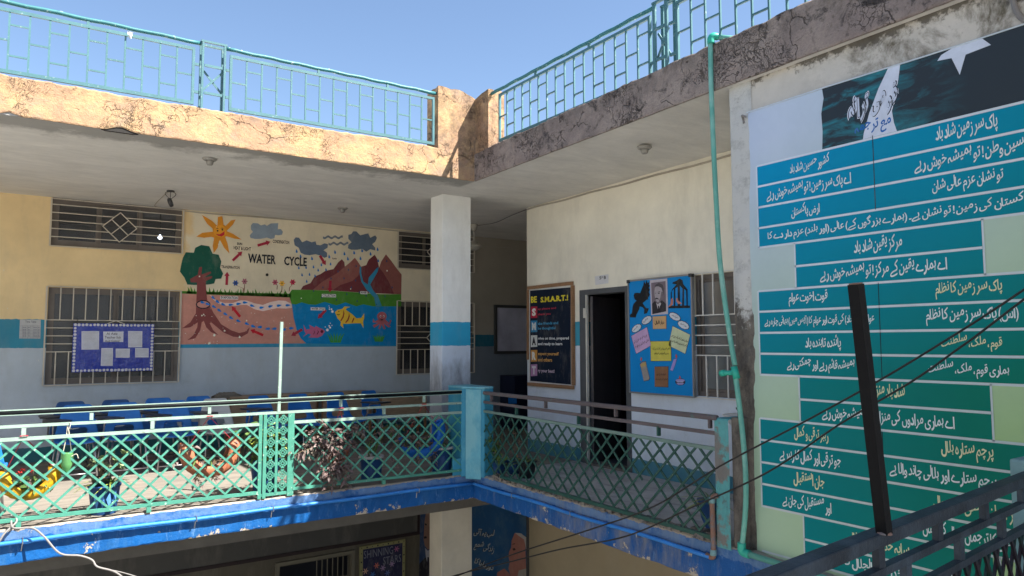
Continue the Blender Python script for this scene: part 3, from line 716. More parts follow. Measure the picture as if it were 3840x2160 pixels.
# ================================================================ BALCONY RAILINGS
def hand(root, P, a0, a1, dark, strip, d=.0):
    obj('handrail', MB().tube([P(a0, d, 1.0), P(a1, d, 1.0)], .019, 12), dark, root, smooth=True)
    rod('rail_strip', P(a0, d, 1.021), P(a1, d, 1.021), .034, .007, strip, root)
    rod('rail_strip', P(a0, d, .978), P(a1, d, .978), .034, .006, strip, root)
def lattice(root, P, nodes, a_lo, a_hi, zt, zb, m, sl='slat', skip=()):
    """flat bars crossing at every node; four nodes along for the height; clipped to the section ends"""
    step = abs(nodes[1]-nodes[0]); run = 4*step; k = 0
    lo = min(nodes)-run; n = int(round((max(nodes)-min(nodes))/step))+1
    cs = [min(nodes)+step*i for i in range(-4, n+4)]
    for sgn, d in ((1, -.006), (-1, .008)):
        for c in cs:
            # bar from (c, zt) to (c+sgn*run, zb)
            t0, t1 = 0.0, 1.0; e = c+sgn*run
            def tt(x): return (x-c)/(e-c)
            if sgn > 0: t0 = max(t0, tt(a_lo)); t1 = min(t1, tt(a_hi))
            else: t0 = max(t0, tt(a_hi)); t1 = min(t1, tt(a_lo))
            if t1-t0 < .08: continue
            k += 1
            if k in skip: t1 = t0+(t1-t0)*.55
            p = P(c+(e-c)*t0, d, zt+(zb-zt)*t0); q = P(c+(e-c)*t1, d, zt+(zb-zt)*t1)
            rod(sl, p, q, .010, .019, m, root, up=(P(0, 0, 1)-P(0, 0, 0)))
root = thing('balcony_railing', 'green lattice railing of the sunlit left balcony, with ornate panel and black handrail', 'railing', (-3.4, 0, 0))
gp, lp = M['lattice'], M['lattice_pale']
hand(root, PL, -6.5, -.185, M['black_rail'], lp)
for a0, a1 in ((-6.5, -.185),): rod('rail', PL(a0, 0, .884), PL(a1, 0, .866), .024, .026, lp, root)
rod('rail', PL(-6.5, 0, .772), PL(-2.60, 0, .762), .024, .03, lp, root); rod('rail', PL(-2.24, 0, .762), PL(-.185, 0, .752), .024, .03, lp, root)
rod('bottom_rail', PL(-6.5, 0, .078), PL(-2.60, 0, .066), .03, .032, gp, root); rod('bottom_rail', PL(-2.24, 0, .066), PL(-.185, 0, .058), .03, .028, gp, root)
for a in (-5.15, -4.115, -3.09, -1.721, -.693): rod('stub', PL(a, 0, .90), PL(a, 0, .974), .02, .03, lp, root)
for a in (-5.65, -4.63, -3.603, -1.205): rod('stub', PL(a, 0, .785), PL(a, 0, .862), .02, .034, lp, root)
for a in (-4.637, -3.61, -1.2): rod('foot', PL(a, 0, 0), PL(a, 0, .062), .03, .04, gp, root)
lattice(root, PL, [-4.637-.172*9, -4.637-.172*8, -2.745], -6.4, -2.60, .758, .088, gp, skip=(13,))
lattice(root, PL, [-2.07, -1.895, -.32], -2.235, -.195, .744, .07, gp, skip=(4, 11))
for a in (-2.585, -2.538, -2.283, -2.25): rod('panel_post', PL(a, 0, 0.0), PL(a, 0, .865), .022, .034, gp, root)
rod('panel_post', PL(-2.417, 0, .04), PL(-2.417, 0, .865), .016, .026, gp, root)
rod('bottom_rail', PL(-2.60, 0.004, .035), PL(-2.24, 0.004, .035), .02, .03, gp, root)
# cast ornaments of the panel
def ornament():
    mb = MB()
    o = [(1, .34), (1, -.34), (.62, -.34), (.62, -.62), (.34, -.62), (.34, -1), (-.34, -1), (-.34, -.62), (-.62, -.62), (-.62, -.34), (-1, -.34), (-1, .34), (-.62, .34), (-.62, .62), (-.34, .62), (-.34, 1), (.34, 1), (.34, .62), (.62, .62), (.62, .34)]
    n = len(o); s_ = .05
    for d in (-.006, .006):
        mb.v += [Vector((x*s_, d, y*s_)) for x, y in o] + [Vector((x*s_*.70, d, y*s_*.70)) for x, y in o]
    for i in range(n):
        j = (i+1) % n
        mb.f += [(i, j, n+j, n+i), (2*n+i, 3*n+i, 3*n+j, 2*n+j), (i, 2*n+i, 2*n+j, j), (n+i, n+j, 3*n+j, 3*n+i)]
    pts = [(.02*math.cos(a*math.pi/6), .02*math.sin(a*math.pi/6)) for a in range(12)]; b = len(mb.v)
    for d in (-.007, .007): mb.v += [Vector((x, d, y)) for x, y in pts]+[Vector((x*.55, d, y*.55)) for x, y in pts]
    for i in range(12):
        j = (i+1) % 12
        mb.f += [(b+i, b+j, b+12+j, b+12+i), (b+24+i, b+36+i, b+36+j, b+24+j), (b+i, b+24+i, b+24+j, b+j), (b+12+i, b+12+j, b+36+j, b+36+i)]
    for a in range(4):
        an = a*math.pi/2; d = Vector((math.cos(an), 0, math.sin(an)))
        mb.bar(d*.018, d*.036, .006, .01); mb.bar(d*.048, d*.066, .008, .012)
    return mb
orn = None
for cxx in (-2.477, -2.350):
    for i in range(7):
        z = .115+.1135*i
        if orn is None:
            me = bpy.data.meshes.new('ornament'); q = ornament(); me.from_pydata([tuple(v) for v in q.v], [], q.f); me.materials.append(gp); orn = me
        o = bpy.data.objects.new('ornament', orn); COL.objects.link(o); o.parent = root; o.location = Vector((cxx, 0, z))-base_of(root)
a = U(1045, 1545, 1, 0); b = U(1056, 1207, 1, 0)
rod('upright_bar', a, b, .028, .03, lp, root)
# right balcony railing
root = thing('balcony_railing', 'dark green lattice railing of the shaded right balcony, with grey brown handrail', 'railing', (0, -2, 0))
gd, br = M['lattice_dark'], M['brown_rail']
obj('handrail', MB().bar(PR(-.235, 0, .995), PR(-3.80, 0, .99), .05, .042), br, root, bevel=.012)
rod('rail', PR(-.235, 0, .885), PR(-3.775, 0, .866), .024, .03, br, root)
rod('rail', PR(-.235, 0, .775), PR(-3.775, 0, .740), .024, .03, worn('pale_green_grey_rail', (.13, .2, .18), rough=.5), root)
rod('bottom_rail', PR(-.6, 0, .052), PR(-3.775, 0, .03), .03, .034, gd, root)
for a in (-.4, -1.483, -2.591, -3.723): rod('stub', PR(a, 0, .90), PR(a, 0, .975), .02, .034, br, root)
for a in (-.93, -2.035, -3.144): rod('stub', PR(a, 0, .78), PR(a, 0, .865), .02, .034, gd, root)
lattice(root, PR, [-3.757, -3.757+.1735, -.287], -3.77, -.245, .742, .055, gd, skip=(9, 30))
# corner pedestal
t = thing('corner_pedestal', 'teal blue painted pedestal joining the two balcony railings at the inner corner', 'pedestal', (0, 0, 0))
foot = [(-.19, .32), (-.19, -.01), (-.145, -.04), (-.03, -.205), (0.0, -.24), (.13, -.24), (.13, .32)]
obj('block', MB().prism(foot, -.02, 1.045), M['pedestal_deep'], t, bevel=.008)
obj('front_face', MB().prism([(-.147, -.046), (-.150, -.052), (-.085, -.150), (-.033, -.213), (-.029, -.207)], -.04, 1.035), M['pedestal'], t, bevel=.003)
obj('cap', MB().prism([(-.192, .322), (-.194, -.012), (-.15, -.052), (-.035, -.218), (0, -.244), (.132, -.243), (.132, .322)], 1.04, 1.068), M['pedestal'], t, bevel=.01)
obj('foot_plate', MB().box(-.30, -.191, -.006, .02, 0, .2), M['pedestal_deep'], t, bevel=.004)
# end pillar of the right railing
o = obj('end_pillar', ragged('ep', 0, -3.775, -3.915, lambda a: -.03, lambda a: .99, .3, 0, .01, .0, front=-.01, step=.02), M['end_pillar'])
tag(o, 'short flaking teal and grey plaster pillar where the right balcony railing ends', 'pillar')
o = obj('low_pier', MB().box(.02, .3, -4.03, -3.917, -.005, 1.005), M['raw'], bevel=.01)
tag(o, 'low bare grey cement pier between the flaking teal pillar and the column', 'pillar')
# rubble and cement lumps along the right kerb
rb = random.Random(4); mb = MB()
for i in range(150):
    y = -rb.uniform(.3, 3.7); x = rb.uniform(.0, .09); s_ = rb.uniform(.008, .035)*(1.5 if y > -.6 or y < -3.0 else 1)
    ph = [rb.uniform(.7, 1.3) for _ in range(8)]; b = len(mb.v)
    for k, (i_, j_, l_) in enumerate(((-1, -1, 0), (1, -1, 0), (1, 1, 0), (-1, 1, 0), (-.6, -.6, 1), (.6, -.6, 1), (.6, .6, 1), (-.6, .6, 1))):
        mb.v.append(Vector((x+i_*s_*ph[k], y+j_*s_*ph[k]*1.4, -.004+l_*s_*ph[k])))
    mb.f += [tuple(b+q for q in f) for f in ((0, 3, 2, 1), (4, 5, 6, 7), (0, 1, 5, 4), (1, 2, 6, 5), (2, 3, 7, 6), (3, 0, 4, 7))]
o = obj('rubble', mb, worn('crumbled_cement', (.2, .175, .15), [((.06, .055, .05), 16, .5, .1, (1, 1, 1), .8)], bump=.8, bscale=40, rough=.95)); o['kind'] = 'stuff'

# near railing in front of the photographer
A = Vector((-6.0, -6.865, 0)); B = Vector((-.76, -6.292, 0)); dn = (B-A).normalized(); nrm = Vector((-dn.y, dn.x, 0))
PN = lambda a, d, z: A+dn*a+nrm*d+Vector((0, 0, z)); LN = (B-A).length
root = thing('balcony_railing', 'dark navy metal railing in the near foreground, with a wide worn flat handrail', 'railing', tuple(PN(LN*.6, 0, 0)))
obj('handrail', MB().bar(PN(0, 0, .978), PN(LN, 0, .978), .058, .044), M['near_rail'], root, bevel=.006)
rod('rail', PN(0, 0, .872), PN(LN, 0, .872), .03, .026, M['near_rail'], root)
rod('rail', PN(0, 0, .765), PN(LN, 0, .765), .03, .026, M['near_rail'], root)
a1 = (U(3376, 2090, 2, .93)-A).dot(dn)
for i in range(-4, 8):
    a = a1+.487*i
    if 0 < a < LN: rod('stub', PN(a, 0, .884), PN(a, 0, .958), .024, .034, M['near_rail'], root)
    a += .20
    if 0 < a < LN: rod('stub', PN(a, 0, .777), PN(a, 0, .86), .024, .034, M['near_rail'], root)
n_ = int(LN/.1)
lattice(root, PN, [.05, .16, .05+.11*47], .02, LN-.02, .755, .06, M['near_lattice'])
rod('bottom_rail', PN(0, 0, .05), PN(LN, 0, .05), .03, .03, M['near_rail'], root)
pb = U(3316, 2000, 2, 1.0); tp = U(3209, 1066, 1, pb.y+.0)
rod('upright_bar', pb, tp, .034, .036, M['near_post'], root, up=(0, 1, 0))
obj('weld', MB().lathe([(.024, -.002), (.022, .003), (.017, .007)], pb, 10), M['rust_pipe'], root, smooth=True)
obj('end_cap', MB().bar(tp, tp+(tp-pb).normalized()*.004, .028, .03, (0, 1, 0)), M['rust_pipe'], root)
o = obj('near_pillar', MB().box(-.775, -.36, -6.46, -6.2, -.002, 1.045), M['near_pillar'], bevel=.012)
tag(o, 'grey green painted pillar at the end of the dark foreground railing', 'pillar')
# ================================================================ WINDOWS
def window(label, ax, val, a0, a1, z0, z1, kind, grille, n_pan=2, inside=.055, group=None):
    """frame set back in the opening, panes, and a welded grille proud of the wall"""
    Pw = (lambda a, d, z: Vector((a, val+d, z))) if ax else (lambda a, d, z: Vector((val+d, a, z)))
    up = (0, 1, 0) if ax else (1, 0, 0)
    t = thing('window', label, 'window', tuple(Pw((a0+a1)/2, 0, z0)), group)
    fr = M['win_frame']; g = .05
    for a in [a0+.025, a1-.025]: rod('frame', Pw(a, inside, z0), Pw(a, inside, z1), .05, .05, fr, t)
    for z in (z0+.025, z1-.025): rod('frame', Pw(a0+.05, inside, z), Pw(a1-.05, inside, z), .05, .05, fr, t)
    wd = (a1-a0-.1)/n_pan
    for i in range(n_pan):
        p0, p1 = a0+.05+wd*i, a0+.05+wd*(i+1); d = inside+(.012 if i % 2 else -.012)
        s_ = obj('sash', MB().bar(Pw(p0+.018, d, z0+.05), Pw(p0+.018, d, z1-.05), .035, .02, up).bar(Pw(p1-.018, d, z0+.05), Pw(p1-.018, d, z1-.05), .035, .02, up)
                 .bar(Pw(p0+.036, d, z0+.068), Pw(p1-.036, d, z0+.068), .02, .035).bar(Pw(p0+.036, d, z1-.068), Pw(p1-.036, d, z1-.068), .02, .035), fr, t)
        obj('pane', MB().poly([Pw(p0+.03, d, z0+.08), Pw(p1-.03, d, z0+.08), Pw(p1-.03, d, z1-.08), Pw(p0+.03, d, z1-.08)]), M['glass'], s_)
    d = -.022; gb = lambda p, q, w_=.014: rod('grille_bar', p, q, w_, .012, grille, t, up=up if abs((Vector(q)-Vector(p)).normalized().z) > .9 else (0, 0, 1))
    e = .012
    for a in (a0-e, a1+e): gb(Pw(a, d, z0-e), Pw(a, d, z1+e if kind != 'top' else z1-.01), .02)
    gb(Pw(a0, d, z0-e), Pw(a1, d, z0-e), .02); gb(Pw(a0, d, z1+(e if kind != 'top' else -.02)), Pw(a1, d, z1+(e if kind != 'top' else -.02)), .02)
    ca = (a0+a1)/2
    def diamond(cz, rw, rh):
        for (x0, y0, x1, y1) in ((-1, 0, 0, 1), (0, 1, 1, 0), (1, 0, 0, -1), (0, -1, -1, 0), (-.5, .5, .5, -.5), (-.5, -.5, .5, .5)):
            rod('grille_bar', Pw(ca+x0*rw, d-.006, cz+y0*rh), Pw(ca+x1*rw, d-.006, cz+y1*rh), .012, .013, grille, t, up=up)
    def horiz(z, cz, rw, rh):
        k = max(0, 1-abs(z-cz)/rh)*rw if rh else 0
        if k > .02: gb(Pw(a0, d, z), Pw(ca-k, d, z)); gb(Pw(ca+k, d, z), Pw(a1, d, z))
        else: gb(Pw(a0, d, z), Pw(a1, d, z))
    if kind == 'top':
        rw, rh = min(.22, (a1-a0)*.14), .215*(z1-z0)/.67; cz = (z0+z1)/2-.02
        for i in range(5): horiz(z1-.1-(z1-z0)*.168*i, cz, rw, rh)
        diamond(cz, rw, rh)
    else:
        h = z1-z0; zt, zb = z0+h*.663, z0+h*.335; cz = (zt+zb)/2; rh = (zt-zb)/2; rw = min(rh*1.0, .3)
        if kind == 'plain': rw = rh = 0
        if kind == 'wide': rw = .54; 
        gb(Pw(a0, d, zt), Pw(a1, d, zt)); gb(Pw(a0, d, zb), Pw(a1, d, zb))
        for k in (-.5, 0, .5): horiz(cz+k*(zt-zb)/2, cz, rw, rh)
        n = int(round((a1-a0)/.147))
        for i in range(1, n):
            a = a0+(a1-a0)*i/n
            gb(Pw(a, d, zt), Pw(a, d, z1)); gb(Pw(a-.03, d, z0), Pw(a-.03, d, zb))
        if rw: diamond(cz, rw, rh)
    return t
window('high wide window with horizontal bars and a diamond, above the notice board', 1, BY, *W1u, 'top', M['grille'], 3)
window('large low window with cream grille half hidden by the blue notice board', 1, BY, *W1l, 'wide', M['grille'])
window('high dark window with horizontal bars beside the mountain painting, behind the post', 1, BY, *W2u, 'top', M['grille'], 3)
window('low window with cream grille and small diamond, between mural and post', 1, BY, *W2l, 'low', M['grille'])
window('narrow window with white grille between the blue poster board and the mint green pipe', 0, RX, -3.3, -2.13, 1.0, 2.355, 'plain', M['grille_bright'])
p = U(600, 890, 1, 4.75)
t = thing('ceiling_bulb', 'glowing white bulb seen through the high barred window', 'light bulb', tuple(p+Vector((0, 0, .1))))
obj('bulb', MB().lathe([(.012, .04), (.02, .02), (.033, 0), (.03, -.018), (.015, -.03), (.002, -.033)], p, 12), M['bulb_on'], t, smooth=True)
obj('cord', MB().tube([p+Vector((0, 0, .05)), Vector((p.x, p.y, H))], .006, 6), M['cable_black'], t)

# ================================================================ DOOR OF THE RIGHT WING
t = thing('door', 'near black carved wooden door standing open in its grey frame, left of the blue poster board', 'door', (RX, -.6, 0))
df = M['door_frame']
obj('door_frame', MB().box(RX-.012, RX+.05, -.235, -.1, 0, 2.31).box(RX-.012, RX+.17, -1.08, -1.0, 0, 2.31).box(RX-.01, RX+.17, -1.0, -.235, 2.24, 2.31), df, t, bevel=.005)
obj('frame_edge', MB().box(RX-.02, RX+.02, -.256, -.2355, 0, 2.24), M['door_edge'], t, bevel=.003)
hp = Vector((RX+.045, -.258, .015)); e = U(2370, 1693, 2, .015); dd = Vector((e.x-hp.x, e.y-hp.y, 0)); LW = .78; dd.normalize(); dn2 = Vector((-dd.y, dd.x, 0)) if -dd.y < 0 else Vector((dd.y, -dd.x, 0))
def DP(a, d, z): return hp+dd*a-Vector((abs(dn2.x), 0, 0))*0 + dn2*d + Vector((0, 0, z))
leaf = obj('door_leaf', MB().prism([tuple(DP(0, 0, 0)[:2]), tuple(DP(LW, 0, 0)[:2]), tuple(DP(LW, -.04, 0)[:2]), tuple(DP(0, -.04, 0)[:2])], .015, 2.22), M['dark_wood'], t, bevel=.004)
def ringpts(cx, cz, rx, rz, k=0.0, n=20):
    return [DP(cx+rx*math.cos(2*math.pi*i/n)*(1+k*math.cos(4*math.pi*i/n)), .006, cz+rz*math.sin(2*math.pi*i/n)) for i in range(n)]
for cz, rz in ((.42, .25), (1.08, .30), (1.78, .32)):
    for cx_ in (.22, .56):
        q = ringpts(cx_, cz, .125, rz, .18); obj('carved_moulding', MB().tube(q+[q[0]], .013, 6, False), M['dark_wood'], leaf, smooth=True)
        obj('raised_panel', MB().poly([hp+(v-hp)*1.0 for v in ringpts(cx_, cz, .10, rz*.82, .18)]), M['dark_wood'], leaf)
obj('latch', MB().bar(DP(.03, .012, 1.9), DP(.12, .012, 1.9), .02, .015), M['steel'], leaf)
obj('hinge', MB().box(RX-.03, RX-.012, -.235, -.20, 1.93, 2.06), M['door_edge'], t)
s = obj('door_sill', MB().box(RX-.06, RX+.16, -.99, -.27, 0.001, .03), M['raw'], t)

# ================================================================ PRINTED BOARDS
# --- class sign
k3 = .4969
bd = Board(None, 0, RX-.006, (1920, 720, k3))
t = thing('paper_sign', 'small white paper with class name 5th B pasted above the dark doorway', 'paper sign', (RX, -.55, 2.4)); bd.root = t
bd.polys('sheet', [[(625, 637), (728, 620), (728, 688), (629, 702)]], (.62, .62, .64), 1)
bd.textpx('lettering', glyphs('5', .02), 660, 661, 676, 636, (.03, .03, .03), 2)
bd.textpx('lettering', glyphs('th', .02), 676, 649, 689, 634, (.03, .03, .03), 2)
bd.textpx('lettering', glyphs('B', .02), 695, 658, 710, 632, (.03, .03, .03), 2)
# --- SMART poster
bs = Board(None, 0, RX-.03, (1960, 1050, .2828))
t = thing('smart_poster', 'navy rules poster with yellow heading in a light brown frame beside the door', 'poster', (RX, .6, 1.0)); bs.root = t
def q4(b, x0, y0, x1, y1): return [b.ab(x0, y0), b.ab(x1, y1)]
f0 = bs.ab(68, 100); f1 = bs.ab(662, 1410)
A0, A1, Z1, Z0 = f0[0], bs.ab(662, 60)[0], 2.415, bs.ab(660, 1425)[1]
obj('backing', MB().box(RX-.028, RX-.001, A1+.01, A0-.005, Z0+.01, Z1-.01), flat((.6, .6, .58)), t)
for nm, (p_, q_) in {'frame_top': ((A0, Z1), (A1, Z1)), 'frame_bottom': ((A0, Z0), (A1, Z0)), 'frame_side': ((A1, Z0+.03), (A1, Z1-.03)), 'frame_side_left': ((A0-.01, Z0+.36), (A0-.02, Z1-.03))}.items():
    rod('frame_strip', (RX-.03, p_[0], p_[1]), (RX-.03, q_[0], q_[1]), .03, .05, M['frame_wood'], t)
bs.polys('sheet', [[(97, 142), (634, 97), (640, 1388), (100, 1338)]], (.006, .013, .03), 0)
bs.textpx('heading', glyphs('BE', .035), 112, 305, 190, 213, (.72, .62, .04))
bs.textpx('heading', glyphs('S.M.A.R.T.!', .04), 240, 300, 605, 192, (.72, .62, .04))
for (y0, y1, ch, bc, tc, lines) in ((352, 505, 'S', (.42, .02, .05), (.7, .7, .66), (('ay please and', 206, 405, 444, 356), ('thank you', 206, 477, 373, 432))),
        (540, 692, 'M', (.03, .22, .42), (.7, .7, .66), (('ake friends and', 206, 595, 473, 548), ('be thoughtful', 206, 668, 437, 617))),
        (735, 890, 'A', (.62, .64, .62), (.02, .02, .03), (('rrive on time, prepared', 206, 803, 615, 750), ('and ready to learn', 206, 875, 527, 826))),
        (930, 1086, 'R', (.55, .27, .06), (.7, .7, .66), (('espect yourself', 206, 1008, 480, 958), ('and others', 206, 1080, 392, 1035))),
        (1120, 1276, 'T', (.42, .22, .38), (.66, .62, .66), (('ry your best!', 206, 1233, 424, 1187),))):
    bs.polys('letter_tile', [[(110, y0), (195, y0-3), (195, y1-6 if y0 > 600 else y1-3), (110, y1)]], bc, 2)
    bs.textpx('lettering', glyphs(ch, .06), 126, y1-26, 178, y0+22, tc, 4)
    lc = {'S': (.45, .04, .07), 'M': (.05, .28, .48), 'A': (.7, .72, .72), 'R': (.6, .33, .1), 'T': (.5, .4, .5)}[ch]
    for s_, x0, yb, x1, yt in lines: bs.textpx('lettering', glyphs(s_, .025), x0, yb, x1, yt, lc, 3)
# --- blue poet board
BX = 1.555; bi = Board(None, 0, BX, (2350, 1000, .3175))
t = thing('poster_board', 'tall bright blue board with a black bird, portrait and candles beside the doorway', 'poster board', (BX, -1.6, 1.0)); bi.root = t
yl, yr = -1.137, -2.148
obj('board', MB().box(BX+.002, BX+.028, yr, yl, .998, 2.352), paint('blue_board_paper', (0.0, .235, .62), .45), t)
for p_, q_ in (((yl+.008, .985), (yl+.008, 2.365)), ((yr-.008, .985), (yr-.008, 2.365))): rod('frame_strip', (BX+.01, *p_), (BX+.01, *q_), .04, .018, M['alu'], t, up=(0, 1, 0))
for z in (.99, 2.36): rod('frame_strip', (BX+.01, yl, z), (BX+.01, yr, z), .04, .018, M['alu'], t)
for a in (yl, yr):
    rod('corner_cap', (BX+.004, a-.02, 2.352), (BX+.004, a+.02, 2.352), .05, .04, M['black_frame'], t)
bk = (.016, .017, .02)
bi.polys('bird', [[(275, 170), (262, 210), (275, 225), (262, 252), (275, 270), (262, 300), (275, 330), (250, 375), (262, 385), (238, 390), (215, 410), (190, 430), (215, 470), (232, 490), (262, 492), (255, 515), (240, 550), (205, 560), (208, 500), (185, 478), (155, 470), (150, 500), (115, 570), (108, 600), (40, 598), (38, 568), (62, 550), (72, 470), (82, 440), (118, 400), (95, 388), (90, 370), (83, 340), (95, 312), (125, 308), (160, 312), (178, 265), (198, 215), (205, 165), (222, 205), (235, 160), (248, 195)]], bk, 1)
cage = [[(545, 185), (590, 165), (625, 140), (660, 160), (668, 205), (720, 270), (722, 458), (748, 460), (748, 488), (495, 492), (495, 465), (520, 462), (522, 310), (540, 265), (590, 210), (560, 205), (540, 200)]]
bi.polys('cage', cage, bk, 1)
bi.polys('cage_gap', [[(536, 290), (560, 262), (560, 462), (536, 462)], [(577, 255), (604, 240), (604, 462), (577, 462)], [(630, 222), (662, 260), (656, 460), (634, 460)], [(680, 262), (704, 285), (708, 458), (680, 458)]], (0.0, .235, .62), 2)
bi.polys('bird_sketch', [[(486, 480), (520, 440), (525, 385), (545, 368), (553, 400), (550, 445), (525, 465)], [(590, 370), (605, 372), (610, 400), (650, 430), (648, 440), (610, 440), (588, 410)]], (.5, .2, .15), 3)
# portrait of a man with moustache and suit
pr = obj('portrait', MB().poly([bi.w(*bi.ab(x, y), 2) for x, y in ((275, 160), (480, 138), (490, 560), (292, 574))]), flat((.52, .48, .53)), t)
bi.polys('backdrop', [[(292, 192), (462, 170), (468, 528), (306, 562)]], (.19, .155, .185), 3, pr)
bi.polys('suit', [[(306, 562), (303, 440), (335, 405), (370, 440), (420, 395), (468, 440), (468, 528)]], (.035, .03, .038), 4, pr)
bi.polys('shirt', [[(352, 425), (372, 445), (400, 420), (412, 438), (395, 470), (385, 535), (372, 500), (362, 460)]], (.5, .47, .5), 5, pr)
bi.polys('tie', [[(375, 462), (388, 460), (394, 520), (384, 538), (374, 522)]], (.03, .025, .03), 6, pr)
bi.polys('face', [[(338, 240), (360, 222), (400, 222), (428, 262), (428, 320), (412, 372), (390, 418), (366, 420), (345, 395), (334, 340), (332, 290)]], (.40, .355, .385), 5, pr)
bi.polys('hair', [[(334, 250), (345, 215), (385, 192), (430, 212), (446, 262), (438, 330), (428, 345), (428, 290), (414, 250), (380, 232), (352, 234)]], (.09, .08, .09), 6, pr)
bi.polys('shade_of_cheek', [[(428, 300), (418, 372), (392, 418), (384, 408), (402, 370), (410, 320), (414, 290)]], (.2, .17, .19), 6, pr)
bi.polys('moustache', [[(338, 378), (358, 366), (378, 374), (388, 390), (362, 382), (340, 388)]], (.04, .035, .04), 6, pr)
bi.polys('eyes', [[(338, 318), (352, 312), (354, 320)], [(372, 312), (396, 308), (396, 318), (376, 322)], [(336, 302), (354, 298), (354, 303)], [(370, 298), (400, 292), (402, 299), (372, 304)]], (.05, .045, .05), 6, pr)
for nm, pts, c_ in (('note', [(309, 590), (468, 580), (469, 732), (312, 736)], (.6, .38, .19)), ('note', [(55, 820), (240, 715), (290, 930), (115, 1028)], (.55, .37, .6)),
        ('note', [(545, 702), (752, 805), (692, 1028), (498, 930)], (.58, .64, .42)), ('note', [(283, 884), (522, 880), (527, 1112), (288, 1114)], (.62, .56, .10)),
        ('note', [(332, 1182), (492, 1180), (490, 1422), (334, 1416)], (.26, .13, .07))):
    cxx = sum(p[0] for p in pts)/4; cyy = sum(p[1] for p in pts)/4
    bi.polys('note_edge', [[(cxx+(x-cxx)*1.03, cyy+(y-cyy)*1.03) for x, y in pts]], bk, 1); bi.polys(nm, [pts], c_, 2)
def slanted(b, g, x0, y0, x1, y1, hgt, col, layer=3):
    """text on a slanting line from (x0,y0) to (x1,y1), crop pixels"""
    vs_, fs = g; xs = [v.x for v in vs_]; ys = [v.y for v in vs_]; mb = MB(); L = max(xs)-min(xs); Hh = max(ys)-min(ys)
    nx, ny = (y1-y0), -(x1-x0); ln = math.hypot(nx, ny); nx, ny = nx/ln, ny/ln
    def f(v):
        u = (v.x-min(xs))/L; h = (v.y-min(ys))/Hh*hgt; return b.w(*b.ab(x0+(x1-x0)*u+nx*h, y0+(y1-y0)*u+ny*h), layer)
    mb.add([f(v) for v in vs_], fs); return obj('lettering', mb, flat(col), b.root)
slanted(bi, urdu('دیار اقبال', .1, .03), 335, 690, 445, 686, 55, bk)
slanted(bi, urdu('نہیں تیرا نشیمن قصر سلطانی کے گنبد پر'), 92, 915, 250, 825, 42, bk); slanted(bi, urdu('تو شاہیں ہے بسیرا کر پہاڑوں کی چٹانوں میں'), 108, 968, 276, 880, 42, bk)
slanted(bi, urdu('پرواز ہے دونوں کی اسی ایک جہاں میں'), 525, 830, 720, 900, 42, bk); slanted(bi, urdu('کرگس کا جہاں اور ہے شاہیں کا جہاں اور'), 508, 880, 712, 955, 42, bk)
slanted(bi, urdu('شاہیں کبھی پرواز سے تھک کر نہیں گرتا'), 312, 990, 515, 985, 42, bk); slanted(bi, urdu('پر دم ہے اگر تو تو نہیں خطرہ افتاد'), 330, 1048, 500, 1045, 42, bk)
slanted(bi, urdu('جھپٹنا پلٹنا پلٹ کر جھپٹنا'), 352, 1292, 468, 1290, 34, bk); slanted(bi, urdu('لہو گرم رکھنے کا ہے اک بہانہ'), 345, 1346, 485, 1344, 34, bk)
def cloud(cx_, cy_, rx, ry, rot):
    pts = []
    for i in range(36):
        a_ = 2*math.pi*i/36; r_ = 1+.10*abs(math.sin(a_*5)); x_, y_ = rx*r_*math.cos(a_), ry*r_*math.sin(a_); c_, s_ = math.cos(rot), math.sin(rot)
        pts.append((cx_+x_*c_-y_*s_, cy_+x_*s_+y_*c_))
    return pts
for (cx_, cy_, rx, ry, rot, tx) in ((238, 632, 62, 36, -.65, 'شاعری'), (118, 728, 60, 34, -.65, 'فلسفہ'), (570, 590, 68, 36, .5, 'شعور تصانیف'), (672, 690, 68, 38, .5, 'پیام مشرق')):
    bi.polys('cloud_edge', [cloud(cx_, cy_, rx*1.06, ry*1.1, rot)], bk, 1); bi.polys('cloud', [cloud(cx_, cy_, rx*.96, ry*.96, rot)], (.62, .66, .72), 2)
    c_, s_ = math.cos(rot)*rx*.6, math.sin(rot)*rx*.6; slanted(bi, urdu(tx), cx_-c_-6, cy_-s_+12, cx_+c_-6, cy_+s_+12, 28, bk)
for (pts, wick, fl, c_) in (([(160, 1150), (185, 1125), (228, 1120), (238, 1180), (272, 1315), (262, 1338), (205, 1350)], (178, 1128), (175, 1095), (.30, .28, .27)), ([(560, 1090), (595, 1085), (572, 1165), (545, 1232), (516, 1222), (540, 1150)], (575, 1084), (588, 1060), (.36, .30, .66))):
    bi.polys('candle', [pts], c_, 2); bi.polys('candle_edge', [[(x+(x-sum(p[0] for p in pts)/len(pts))*.07, y+(y-sum(p[1] for p in pts)/len(pts))*.04) for x, y in pts]], bk, 1)
    bi.polys('flame', [[(fl[0]-12, fl[1]+5), (fl[0]-4, fl[1]-32), (fl[0]+10, fl[1]-5), (fl[0]+4, fl[1]+24)]], (.55, .1, .05), 2)
bi.polys('wax_drip', [[(162, 1160), (190, 1140), (228, 1130), (238, 1180), (225, 1165), (215, 1190), (205, 1165), (195, 1210), (185, 1170), (175, 1195)]], (.5, .36, .14), 3)
bi.polys('oil_lamp_edge', [circle(634, 1360, 60, 20, 42)], bk, 1); bi.polys('oil_lamp', [circle(634, 1345, 54, 20, 20), [(584, 1372), (684, 1372), (660, 1395), (610, 1396)]], (.36, .32, .62), 2)
bi.polys('flame', [[(618, 1325), (628, 1285), (640, 1305), (636, 1325)]], (.6, .1, .05), 3)
rods = [(600, 0), (615, 0), (632, 0), (648, 0), (662, 0)]
